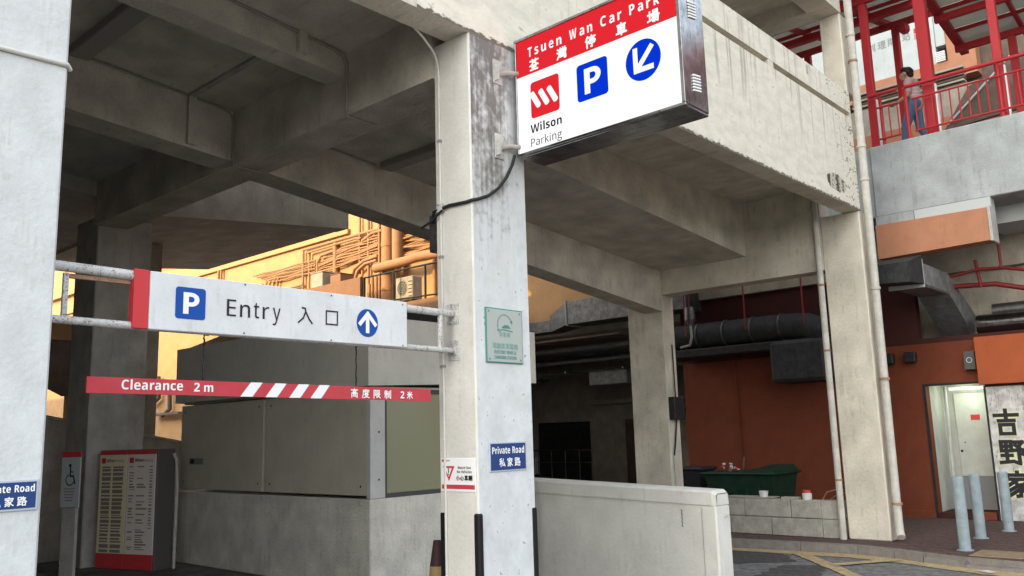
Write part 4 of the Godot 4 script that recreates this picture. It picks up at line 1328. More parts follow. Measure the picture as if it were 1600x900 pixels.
func build_shop() -> void:
	var s := thing("shop_building", "orange shop building with a peach upper wall and a recessed service bay", "building", Vector3(18, 0.03, -8))
	var x := 17.05
	# orange ground floor front, with the lit passage
	put_box(s, "orange_front", Vector3(x, 0.03, -10.2), Vector3(x + 0.2, 3.2, -5.08), mats.orange_wall)
	put_box(s, "orange_front", Vector3(x, 2.42, -5.078), Vector3(x + 0.2, 3.2, -4.09), mats.orange_wall)
	put_box(s, "orange_front", Vector3(x, 0.03, -4.088), Vector3(x + 0.2, 3.2, 4.0), mats.orange_wall)
	put_box(s, "plinth", Vector3(x - 0.02, 0.03, -10.2), Vector3(x - 0.002, 0.16, -5.13), mats.orange_wall)
	put_box(s, "door_jamb", Vector3(x - 0.015, 0.03, -5.13), Vector3(x + 0.05, 2.45, -5.082), mats.dark_metal)
	put_box(s, "door_jamb", Vector3(x - 0.015, 2.41, -5.08), Vector3(x + 0.05, 2.45, -4.10), mats.dark_metal)
	var pas := Node3D.new()
	pas.name = "passage"
	s.add_child(pas)
	put_box(pas, "side_wall", Vector3(x + 0.2, 0.03, -5.2), Vector3(18.1, 2.6, -5.09), mats.door_white)
	put_box(pas, "side_wall", Vector3(x + 0.2, 0.03, -4.08), Vector3(18.1, 2.6, -3.95), mats.door_white)
	put_box(pas, "back_wall", Vector3(18.0, 0.03, -5.088), Vector3(18.1, 2.6, -4.082), mats.door_white)
	put_box(pas, "ceiling", Vector3(x + 0.2, 2.44, -5.088), Vector3(17.998, 2.6, -4.082), mats.door_white)
	put_box(pas, "floor", Vector3(x - 0.01, 0.03, -5.078), Vector3(17.998, 0.13, -4.092), mats.maroon)
	put_tube(pas, "door_post", [Vector3(17.5, 0.13, -4.90), Vector3(17.5, 2.40, -4.88)], 0.03, mats.door_white)
	var dr := put_box(s, "inner_door", Vector3(17.93, 0.74, -4.86), Vector3(17.998, 2.28, -4.20), mats.door_white, 0.004)
	put_box(dr, "kick_plate", Vector3(17.935, 0.13, -4.86), Vector3(17.998, 0.735, -4.20), mats.ink_grey)
	put_rect(dr, "notice", face_x(17.93), -4.60, 1.77, -4.44, 1.87, 0.004, mats.lid_red)
	var kn := new_st()
	disc(kn, face_x(17.93), -4.81, 1.20, 0.025, 0.025, 0.02, 10)
	disc(kn, face_x(17.93), -4.74, 1.36, 0.014, 0.014, 0.02, 8)
	put(dr, "handle", kn, mats.dark_metal)
	put_rect(s, "switch_plate", face_z(-5.088), 17.4, 1.2, 17.52, 1.5, 0.004, mats.far_white)
	put_box(s, "step", Vector3(16.98, 0.03, -4.36), Vector3(17.03, 0.17, -4.12), mats.orange_wall, 0.01)
	# lit fluorescent tube over the passage
	var l := thing("tube_light", "lit white fluorescent tube above the white passage door", "light", Vector3(17.6, 2.36, -4.55))
	put_box(l, "housing", Vector3(17.56, 2.385, -4.86), Vector3(17.64, 2.438, -4.22), mats.door_white, 0.006)
	put_tube(l, "tube", [Vector3(17.6, 2.355, -4.83), Vector3(17.6, 2.355, -4.25)], 0.022, mats.tube_glow, 10)
	var om := OmniLight3D.new()
	om.name = "tube_lamp"
	om.light_energy = 0.16
	om.light_color = Color(0.95, 1.0, 0.9)
	om.light_size = 0.25
	om.omni_range = 8
	om.shadow_enabled = true
	l.add_child(om)
	om.position = Vector3(17.6, 2.28, -4.54) - l.position
	# orange box above the lettering board
	put_box(s, "orange_canopy", Vector3(16.80, 2.38, -4.12), Vector3(x - 0.004, 3.22, 4.0), mats.orange_lit_tone, 0.006)
	# band behind the ducts and the flat top of the front
	put_box(s, "maroon_band", Vector3(x + 0.01, 3.202, -10.2), Vector3(x + 0.2, 4.58, -5.1), mats.maroon)
	put_box(s, "front_top", Vector3(x, 3.202, -5.098), Vector3(18.3, 3.30, 4.0), mats.maroon)
	put_box(s, "set_back_wall", Vector3(18.3, 3.2, -5.6), Vector3(18.5, 4.62, 6.0), mats.beige)
	put_box(s, "return_wall", Vector3(17.22, 3.302, -5.75), Vector3(18.3, 5.48, -5.602), mats.brown)
	put_box(s, "beige_beam", Vector3(18.1, 4.63, -5.6), Vector3(18.5, 5.48, 6.0), mats.beige)
	put_box(s, "beige_beam", Vector3(16.9, 4.59, -9.9), Vector3(17.2, 5.48, -5.3), mats.beige)
	# peach upper wall, and the lower wall beyond the bay
	put_box(s, "peach_wall", Vector3(x, 4.60, -15.2), Vector3(x + 0.3, 9.4, -10.1), mats.peach_wall)
	put_box(s, "peach_wall", Vector3(x, -0.09, -60), Vector3(x + 0.3, 9.4, -15.2), mats.peach_wall)
	put_box(s, "cornice", Vector3(x - 0.12, 8.47, -60), Vector3(x - 0.002, 8.64, -22.5), mats.peach_wall, 0.01)
	put_box(s, "roof_parapet", Vector3(x - 0.25, 9.4, -60), Vector3(x + 0.3, 12.0, -22.0), mats.peach_wall)
	# the service bay: ceiling, back and sides
	var bay := Node3D.new()
	bay.name = "service_bay"
	s.add_child(bay)
	put_box(bay, "ceiling", Vector3(x + 0.02, 4.2, -18.5), Vector3(21.5, 4.598, -10.2), mats.beige)
	put_box(bay, "side_wall", Vector3(x + 0.21, 0.03, -10.2), Vector3(21.2, 4.2, -10.0), mats.beige)
	put_box(bay, "side_wall", Vector3(x + 0.31, 0.03, -18.7), Vector3(21.2, 4.2, -18.5), mats.beige)
	put_box(bay, "back_wall", Vector3(21.0, 0.03, -18.5), Vector3(21.2, 2.36, -10.2), mats.beige)
	put_box(bay, "back_wall", Vector3(21.0, 2.362, -18.5), Vector3(21.2, 4.2, -10.2), mats.beige)
	put_box(bay, "roller_door", Vector3(20.95, 0.03, -17.9), Vector3(20.998, 2.08, -15.9), mats.dark_metal)
	for k in 9:
		put_box(bay, "door_slat", Vector3(20.93, 0.15 + k * 0.21, -17.88), Vector3(20.949, 0.34 + k * 0.21, -15.92), mats.duct_dark, 0.006)
	put_box(bay, "wall_ledge", Vector3(20.6, 2.55, -15.6), Vector3(20.7, 2.68, -10.3), mats.beige, 0.01)
	put_box(bay, "dark_panel", Vector3(20.97, 0.03, -14.6), Vector3(20.999, 2.1, -13.2), mats.brown)
	for q in [[17.6, 3.9, 0.07], [17.9, 3.6, 0.05], [18.4, 3.95, 0.09], [19.0, 3.4, 0.06], [19.6, 3.8, 0.10]]:
		put_tube(bay, "overhead_pipe", [Vector3(q[0], q[1], -18.4), Vector3(q[0], q[1], -10.25)], q[2], mats.duct_grey, 10)
	for z in [-16.5, -14.0, -12.2]:
		put_box(bay, "pipe_hanger", Vector3(17.5, 3.28, z), Vector3(19.8, 3.33, z + 0.05), mats.galvanised)
	put_box(bay, "overhead_duct", Vector3(18.0, 2.95, -13.6), Vector3(20.4, 3.3, -12.4), mats.duct_grey, 0.02)
	# fittings on the orange wall
	put_tube(s, "wall_conduit", [Vector3(x - 0.02, 0.03, -8.9), Vector3(x - 0.02, 3.2, -8.9)], 0.016, mats.orange_wall, 6)
	put_tube(s, "wall_conduit", [Vector3(x - 0.02, 1.45, -6.4), Vector3(x - 0.02, 3.2, -6.4)], 0.014, mats.orange_wall, 6)
	put_box(s, "socket_box", Vector3(x - 0.06, 1.28, -6.48), Vector3(x - 0.002, 1.44, -6.32), mats.cabinet, 0.006)
	# guard rail in the bay
	var g := thing("bay_guard_rail", "thin grey guard rail in front of the dark roller door", "railing", Vector3(19, 0.03, -15.5))
	put_tube(g, "top_rail", [Vector3(19.0, 1.28, -16.9), Vector3(19.0, 1.28, -14.42), Vector3(19.0, 1.2, -14.36), Vector3(19.0, 0.03, -14.36)], 0.022, mats.galvanised)
	put_tube(g, "mid_rail", [Vector3(19.0, 0.95, -16.9), Vector3(19.0, 0.95, -14.37)], 0.012, mats.galvanised)
	for k in 5:
		put_tube(g, "post", [Vector3(19.0, 0.03, -16.8 + k * 0.5), Vector3(19.0, 1.27, -16.8 + k * 0.5)], 0.014, mats.galvanised)
	var cr := thing("wire_crate", "small white wire crate beside the guard rail in the bay", "crate", Vector3(18.8, 0.7, -16.3))
	put_box(cr, "crate_base", Vector3(18.72, 0.03, -16.45), Vector3(18.95, 0.62, -16.05), mats.dark_metal, 0.01)
	for k in 6:
		put_box(cr, "wire", Vector3(18.70, 0.64 + k * 0.085, -16.42), Vector3(18.715, 0.66 + k * 0.085, -16.1), mats.far_white)
		put_box(cr, "wire", Vector3(18.716, 0.64, -16.42 + k * 0.062), Vector3(18.73, 1.085, -16.405 + k * 0.062), mats.far_white)
	var dm := thing("stacked_drums", "two dark drums stacked in the service bay by the rear pillar", "drum", Vector3(17.9, 0.03, -11.6))
	for y in [0.03, 0.62]:
		var st := new_st()
		lathe(st, Vector3(17.6, y, -11.75), [Vector2(0.0, 0.0), Vector2(0.2, 0.0), Vector2(0.21, 0.03), Vector2(0.19, 0.06), Vector2(0.19, 0.5), Vector2(0.21, 0.53), Vector2(0.2, 0.57), Vector2(0.0, 0.58)], 18)
		put(dm, "drum_body", st, mats.dark_metal)
	# ducts
	var d := thing("galvanised_duct", "grey galvanised air duct under the peach wall above the service bay", "duct", Vector3(16.8, 4.4, -12.5))
	put_box(d, "duct_box", Vector3(16.3, 4.35, -12.9), Vector3(16.98, 4.92, -9.6), mats.galvanised, 0.01)
	put_hexa(d, "reducer", [Vector3(16.5, 4.25, -13.6), Vector3(16.98, 4.25, -13.6), Vector3(16.98, 4.36, -12.92), Vector3(16.3, 4.36, -12.92), Vector3(16.5, 4.66, -13.6), Vector3(16.98, 4.66, -13.6), Vector3(16.98, 4.91, -12.92), Vector3(16.3, 4.91, -12.92)], mats.galvanised)
	put_box(d, "flange", Vector3(16.27, 4.32, -12.93), Vector3(16.99, 4.95, -12.905), mats.far_grey, 0.003)
	put_box(d, "narrow_duct", Vector3(16.52, 4.26, -19.0), Vector3(16.97, 4.56, -13.62), mats.galvanised, 0.01)
	put_box(d, "ledge", Vector3(16.6, 4.02, -19.0), Vector3(17.04, 4.06, -11.6), mats.brown)
	var d2 := thing("dark_air_duct", "dark round-cornered air duct along the orange wall with a drop box", "duct", Vector3(15.9, 3.3, -8))
	put_tube(d2, "duct_run", [Vector3(16.3, 3.72, -10.1), Vector3(16.3, 3.72, -7.4), Vector3(16.25, 3.68, -6.9), Vector3(16.2, 3.5, -6.5)], 0.26, mats.duct_dark, 16)
	for k in 5:
		var z := -9.9 + k * 0.62
		put_tube(d2, "duct_flange", [Vector3(16.3, 3.72, z), Vector3(16.3, 3.72, z + 0.035)], 0.278, mats.galvanised, 16)
	put_box(d2, "drop_box", Vector3(15.55, 2.58, -7.40), Vector3(16.5, 3.36, -6.32), mats.duct_dark, 0.06)
	put_box(d2, "flat_duct", Vector3(16.0, 3.25, -10.1), Vector3(16.95, 3.42, -6.4), mats.dark_metal, 0.02)
	for z in [-9.4, -8.02, -6.8]:
		put_tube(d2, "hanger_rod", [Vector3(15.9, 4.9, z), Vector3(15.9, 3.7, z)], 0.018, mats.red_pipe, 6)
	var fn := new_st()
	lathe(fn, Vector3(15.4, 3.86, -8.98), [Vector2(0.0, 0.36), Vector2(0.1, 0.36), Vector2(0.11, 0.1), Vector2(0.07, 0.0), Vector2(0.0, 0.0)], 14)
	var lamp := thing("hanging_canister", "grey cylindrical canister hanging beside the rear pillar", "canister", Vector3(15.4, 3.86, -8.98))
	put(lamp, "canister", fn, mats.galvanised)
	put_tube(lamp, "hose", [Vector3(15.4, 3.86, -8.98), Vector3(15.4, 3.6, -8.97), Vector3(15.45, 3.45, -9.05), Vector3(15.5, 3.42, -9.3)], 0.025, mats.conduit)
	put_tube(lamp, "rod", [Vector3(15.4, 4.22, -8.98), Vector3(15.4, 4.9, -8.98)], 0.012, mats.red_pipe, 6)
	var d3 := thing("sidewalk_duct", "dark open-ended duct above the pavement next to the drainpipe", "duct", Vector3(15.5, 4.2, -4.6))
	put_hexa(d3, "duct_mouth", [Vector3(14.4, 4.02, -4.89), Vector3(14.4, 3.99, -4.34), Vector3(15.1, 4.03, -4.34), Vector3(15.1, 4.06, -4.95), Vector3(14.4, 4.33, -4.89), Vector3(14.4, 4.33, -4.34), Vector3(15.1, 4.52, -4.34), Vector3(15.1, 4.52, -4.95)], mats.duct_dark)
	put_box(d3, "flange", Vector3(15.1, 3.98, -4.92), Vector3(15.14, 4.46, -4.34), mats.far_grey, 0.004)
	put_box(d3, "duct_body", Vector3(15.142, 4.02, -4.9), Vector3(16.6, 4.42, -4.37), mats.duct_grey, 0.03)
	put_hexa(d3, "duct_bend", [Vector3(16.6, 4.02, -4.9), Vector3(16.6, 4.02, -4.37), Vector3(17.9, 3.35, -4.37), Vector3(17.9, 3.35, -4.9), Vector3(16.6, 4.42, -4.9), Vector3(16.6, 4.42, -4.37), Vector3(18.2, 3.75, -4.37), Vector3(18.2, 3.75, -4.9)], mats.duct_grey)
	var d4 := thing("silver_duct", "shiny silver duct lying on the orange shop front roof", "duct", Vector3(17.6, 3.5, -3.2))
	put_tube(d4, "duct_run", [Vector3(17.6, 3.5, -4.2), Vector3(17.6, 3.5, -1.0), Vector3(17.5, 3.5, 2.0)], 0.19, mats.steel, 18)
	put_tube(d4, "duct_run", [Vector3(17.95, 3.78, -4.0), Vector3(17.95, 3.78, 2.0)], 0.13, mats.galvanised, 14)
	var rp := thing("red_sprinkler_pipes", "rusty red sprinkler pipes below the beige beam over the shop", "pipes", Vector3(16.8, 4.2, -3.6))
	put_tube(rp, "pipe", [Vector3(16.8, 4.35, -4.4), Vector3(16.8, 4.42, -3.9), Vector3(16.9, 4.40, -3.5), Vector3(16.6, 4.22, -2.95), Vector3(16.55, 4.2, -2.88), Vector3(16.55, 3.5, -2.86), Vector3(16.55, 3.38, -2.80)], 0.03, mats.red_pipe)
	put_tube(rp, "pipe", [Vector3(17.0, 4.2, -4.5), Vector3(17.0, 4.15, -3.7), Vector3(17.2, 3.95, -3.0), Vector3(17.2, 3.9, 2.0)], 0.045, mats.red_pipe)
	put_tube(rp, "drop", [Vector3(16.85, 4.85, -3.55), Vector3(16.85, 4.40, -3.55)], 0.025, mats.red_pipe)
	put_tube(rp, "drop", [Vector3(16.85, 4.6, -3.95), Vector3(16.85, 4.1, -3.9)], 0.03, mats.red_pipe)
	var sp := thing("wall_floodlights", "two small grey flood lamps on the orange wall beside the drainpipe", "lamp", Vector3(16.95, 2.9, -5.6))
	for z in [-5.75, -5.35]:
		put_box(sp, "lamp_body", Vector3(16.85, 2.86, z), Vector3(17.0, 3.06, z + 0.2), mats.dark_metal, 0.02)
		put_box(sp, "lamp_arm", Vector3(17.0, 2.94, z + 0.07), Vector3(17.05, 2.99, z + 0.13), mats.dark_metal)
	var bs := thing("small_dark_sign", "small dark blue hanging sign against the orange canopy box", "sign", Vector3(17, 2.65, -4.25))
	put_box(bs, "sign_plate", Vector3(16.9, 2.66, -4.34), Vector3(17.03, 2.99, -4.16), mats.cabinet, 0.006)
	var rg := new_st()
	var ring := []
	for k in 13:
		ring.append(Vector2(-4.25 + cos(TAU * k / 12.0) * 0.045, 2.83 + sin(TAU * k / 12.0) * 0.045))
	ribbon(rg, face_x(16.9), ring, 0.012, 0.003)
	put(bs, "ring_mark", rg, mats.plate_rim)
	# lettering board
	var bd := thing("shop_sign_board", "tall grey metal shop sign with bold black back-lit characters", "sign", Vector3(16.98, 0.03, -3.5))
	put_box(bd, "board", Vector3(16.95, 0.04, -4.06), Vector3(17.045, 2.34, -3.45), mats.board_metal, 0.006)
	put_box(bd, "frame", Vector3(16.93, 0.04, -4.085), Vector3(17.045, 2.36, -4.062), mats.dark_metal)
	put_box(bd, "frame", Vector3(16.93, 0.04, -3.448), Vector3(17.045, 2.36, -3.425), mats.dark_metal)
	put_box(bd, "frame", Vector3(16.93, 2.342, -4.06), Vector3(17.045, 2.36, -3.45), mats.dark_metal)
	var fb := face_x(16.95)
	var cz := [-3.785, -3.745, -3.72]
	var cy := [1.715, 1.20, 0.66]
	for k in 3:
		glyph(bd, "吉野家"[k], fb, cz[k], cy[k], 0.40, 0.43, 0.088, mats.halo, 0.004)
		glyph(bd, "吉野家"[k], fb, cz[k], cy[k], 0.40, 0.43, 0.064, mats.ink, 0.03)

# pipes, cables and plant on the sunlit peach wall behind
func build_service_wall() -> void:
	var w := thing("wall_pipework", "bundle of painted pipes and cables running along the sunlit peach wall", "pipes", Vector3(16.95, 6, -22))
	var X := 16.97
	var rng := RandomNumberGenerator.new()
	rng.seed = 5
	# thick stacks
	put_tube(w, "stack_pipe", [Vector3(16.75, 4.6, -20.2), Vector3(16.75, 9.4, -20.2)], 0.20, mats.peach_pipe_shaded, 16)
	put_tube(w, "stack_pipe", [Vector3(16.75, 6.9, -19.75), Vector3(16.75, 9.4, -19.75)], 0.17, mats.peach_pipe_shaded, 16)
	for q in [[-20.2, 7.58, 0.22], [-19.75, 8.1, 0.20], [-20.2, 6.2, 0.22]]:
		var st := new_st()
		lathe(st, Vector3(16.75, q[1], q[0]), [Vector2(q[2] - 0.03, 0.0), Vector2(q[2], 0.01), Vector2(q[2], 0.14), Vector2(q[2] - 0.03, 0.15)], 16)
		put(w, "pipe_collar", st, mats.peach_pipe_shaded)
	put_tube(w, "elbow_pipe", [Vector3(16.4, 6.90, -20.4), Vector3(16.4, 6.91, -19.0), Vector3(16.4, 6.95, -18.4), Vector3(16.45, 6.9, -17.0)], 0.14, mats.peach_pipe_shaded, 16)
	# vertical thin pipes
	for q in [[-25.02, 6.0, 8.28, 0.045], [-24.65, 5.5, 8.16, 0.04], [-24.12, 6.9, 7.84, 0.07], [-23.15, 5.5, 8.26, 0.09], [-21.85, 7.0, 9.3, 0.04], [-21.4, 6.0, 9.3, 0.045], [-20.85, 5.0, 9.3, 0.05], [-20.68, 5.0, 9.3, 0.05], [-22.3, 5.0, 6.9, 0.05], [-22.1, 5.0, 6.8, 0.05], [-30.8, 6.0, 8.45, 0.06], [-30.6, 6.0, 8.45, 0.05], [-18.3, 4.7, 7.0, 0.06], [-18.0, 4.7, 7.1, 0.06], [-17.6, 4.7, 7.1, 0.06], [-21.0, 4.8, 6.8, 0.05], [-21.2, 4.8, 6.8, 0.05], [-21.35, 4.8, 6.6, 0.05]]:
		put_tube(w, "thin_pipe", [Vector3(X - 0.03, q[1], q[0]), Vector3(X - 0.03, q[2], q[0])], q[3], mats.peach_pipe_shaded, 8)
	# sloping and level runs, each its own cable
	for k in 9:
		var y := 7.98 - k * 0.075
		var pts := []
		for i in 8:
			var z: float = lerpf(-24.2 if k > 1 else -23.1, -20.9, i / 7.0)
			pts.append(Vector3(X - 0.02 - 0.02 * (k % 3), y + 0.03 * sin(i * 1.3 + k) + 0.02 * i, z))
		put_tube(w, "cable_run", pts, 0.024 + 0.01 * rng.randf(), mats.peach_pipe_shaded, 6)
	for k in 5:
		var pts := []
		for i in 7:
			pts.append(Vector3(X - 0.03, 7.86 - k * 0.10 + 0.02 * sin(i * 1.7 + k * 2.0), lerpf(-28.2 + k * 0.3, -24.3, i / 6.0)))
		put_tube(w, "cable_run", pts, 0.028, mats.peach_pipe_shaded, 6)
	for k in 16:
		var pts := []
		for i in 7:
			pts.append(Vector3(X - 0.04 - 0.03 * (k % 4), 8.25 - k * 0.075 + 0.06 * sin(i * 1.1 + k * 1.9) + rng.randf_range(-0.02, 0.02), lerpf(-19.6, -15.6, i / 6.0)))
		put_tube(w, "cable_run", pts, 0.022 + 0.014 * rng.randf(), mats.peach_pipe_shaded, 6)
	put_tube(w, "upper_run", [Vector3(X - 0.04, 8.32, -25.0), Vector3(X - 0.04, 8.33, -20.8)], 0.045, mats.peach_pipe_shaded, 8)
	put_tube(w, "upper_run", [Vector3(X - 0.09, 8.17, -24.65), Vector3(X - 0.09, 8.2, -22.0), Vector3(X - 0.09, 8.16, -21.7)], 0.04, mats.peach_pipe_shaded, 8)
	put_tube(w, "upper_run", [Vector3(X - 0.05, 8.06, -21.7), Vector3(X - 0.05, 8.24, -21.2), Vector3(X - 0.05, 8.24, -20.7)], 0.05, mats.peach_pipe_shaded, 8)
	put_tube(w, "hoop_pipe", [Vector3(X - 0.06, 6.3, -22.3), Vector3(X - 0.06, 6.8, -22.3), Vector3(X - 0.06, 7.2, -22.1), Vector3(X - 0.06, 7.4, -21.6), Vector3(X - 0.06, 7.45, -20.9)], 0.06, mats.peach_pipe_shaded, 8)
	put_tube(w, "hoop_pipe", [Vector3(X - 0.1, 6.3, -22.05), Vector3(X - 0.1, 6.8, -22.05), Vector3(X - 0.1, 7.12, -21.85), Vector3(X - 0.1, 7.28, -21.5), Vector3(X - 0.1, 7.3, -20.9)], 0.05, mats.peach_pipe_shaded, 8)
	put_tube(w, "hoop_pipe", [Vector3(X - 0.06, 6.9, -24.12), Vector3(X - 0.06, 7.75, -24.12), Vector3(X - 0.06, 7.95, -23.9), Vector3(X - 0.06, 8.0, -23.2)], 0.06, mats.peach_pipe_shaded, 8)
	for k in 6:
		put_tube(w, "drop_pipe", [Vector3(X - 0.04, 6.2, -27.9 + k * 0.26), Vector3(X - 0.04, 7.35 + 0.02 * k, -27.9 + k * 0.26), Vector3(X - 0.04, 7.45 + 0.02 * k, -27.8 + k * 0.26)], 0.04, mats.peach_pipe_shaded, 6)
	put_tube(w, "drop_pipe", [Vector3(X - 0.05, 6.2, -25.8), Vector3(X - 0.05, 7.0, -25.8), Vector3(X - 0.05, 7.08, -25.7), Vector3(X - 0.05, 7.1, -25.0)], 0.045, mats.peach_pipe_shaded, 6)
	for q in [[-35.4, 3.7], [-34.4, 3.2]]:
		put_tube(w, "drop_pipe", [Vector3(X - 0.1, q[1] + 0.9, q[0]), Vector3(X - 0.1, q[1], q[0] + 0.1), Vector3(X - 0.1, q[1] - 0.25, q[0] - 0.5)], 0.09, mats.brown, 6)
	put_box(w, "wall_bracket", Vector3(X - 0.3, 2.95, -35.6), Vector3(X, 3.05, -33.2), mats.brown)
	# low flat roof with its brown parapet, plant and rail
	var r := thing("plant_roof", "flat brown-edged roof carrying an air conditioner in front of the pipes", "roof", Vector3(15.8, 4.9, -18.5))
	put_box(r, "roof_slab", Vector3(14.6, 4.95, -22.4), Vector3(16.3, 5.25, -15.3), mats.brown_wall)
	put_box(r, "parapet", Vector3(14.7, 5.252, -22.4), Vector3(14.9, 6.23, -18.95), mats.brown_wall)
	var rl := thing("roof_railing", "dark metal railing on the plant roof in front of the air conditioner", "railing", Vector3(14.8, 5.25, -17.4))
	put_tube(rl, "top_rail", [Vector3(14.8, 6.2, -18.92), Vector3(14.8, 6.18, -15.4)], 0.028, mats.dark_metal)
	put_tube(rl, "low_rail", [Vector3(14.8, 5.42, -17.9), Vector3(14.8, 5.34, -15.4)], 0.025, mats.dark_metal)
	for z in [-18.9, -17.62, -16.35]:
		put_tube(rl, "post", [Vector3(14.8, 5.25, z), Vector3(14.8, 6.19, z)], 0.03, mats.dark_metal)
	var ac := thing("air_conditioner", "cream outdoor air conditioner unit with a round fan behind the roof railing", "air conditioner", Vector3(15.2, 5.25, -17.4))
	put_box(ac, "casing", Vector3(15.0, 5.40, -17.78), Vector3(15.35, 6.04, -17.08), mats.beige, 0.02)
	var fs := new_st()
	disc(fs, face_x(15.0), -17.50, 5.74, 0.2, 0.21, 0.003, 24)
	put(ac, "fan_opening", fs, mats.cabinet)
	for k in 3:
		var ring := []
		for j in 19:
			ring.append(Vector2(-17.50 + cos(TAU * j / 18.0) * 0.065 * (k + 1), 5.74 + sin(TAU * j / 18.0) * 0.065 * (k + 1)))
		var rs := new_st()
		ribbon(rs, face_x(15.0), ring, 0.012, 0.012)
		put(ac, "fan_guard", rs, mats.beige)
	for k in 5:
		put_box(ac, "louvre", Vector3(14.99, 5.48 + k * 0.1, -17.24), Vector3(14.999, 5.50 + k * 0.1, -17.1), mats.dark_metal)
	for z in [-17.7, -17.2]:
		put_box(ac, "foot", Vector3(15.0, 5.252, z), Vector3(15.3, 5.398, z + 0.08), mats.dark_metal)
	var bx := thing("meter_box", "pale grey metal box standing on the plant roof behind the brown parapet", "box", Vector3(15.3, 5.25, -21.4))
	put_box(bx, "box_body", Vector3(15.0, 5.252, -21.74), Vector3(15.7, 6.74, -21.15), mats.beige, 0.01)
	put_box(bx, "box_lid", Vector3(14.98, 6.742, -21.76), Vector3(15.72, 6.77, -21.13), mats.beige, 0.004)
	var b2 := thing("small_roof_box", "small brown box beside the pale metal box on the plant roof", "box", Vector3(15.3, 5.25, -20.2))
	put_box(b2, "box_body", Vector3(15.1, 5.252, -20.9), Vector3(15.6, 6.60, -20.4), mats.brown_wall, 0.01)
	put_box(b2, "box_lid", Vector3(15.08, 6.602, -20.92), Vector3(15.62, 6.62, -20.38), mats.brown_wall, 0.004)

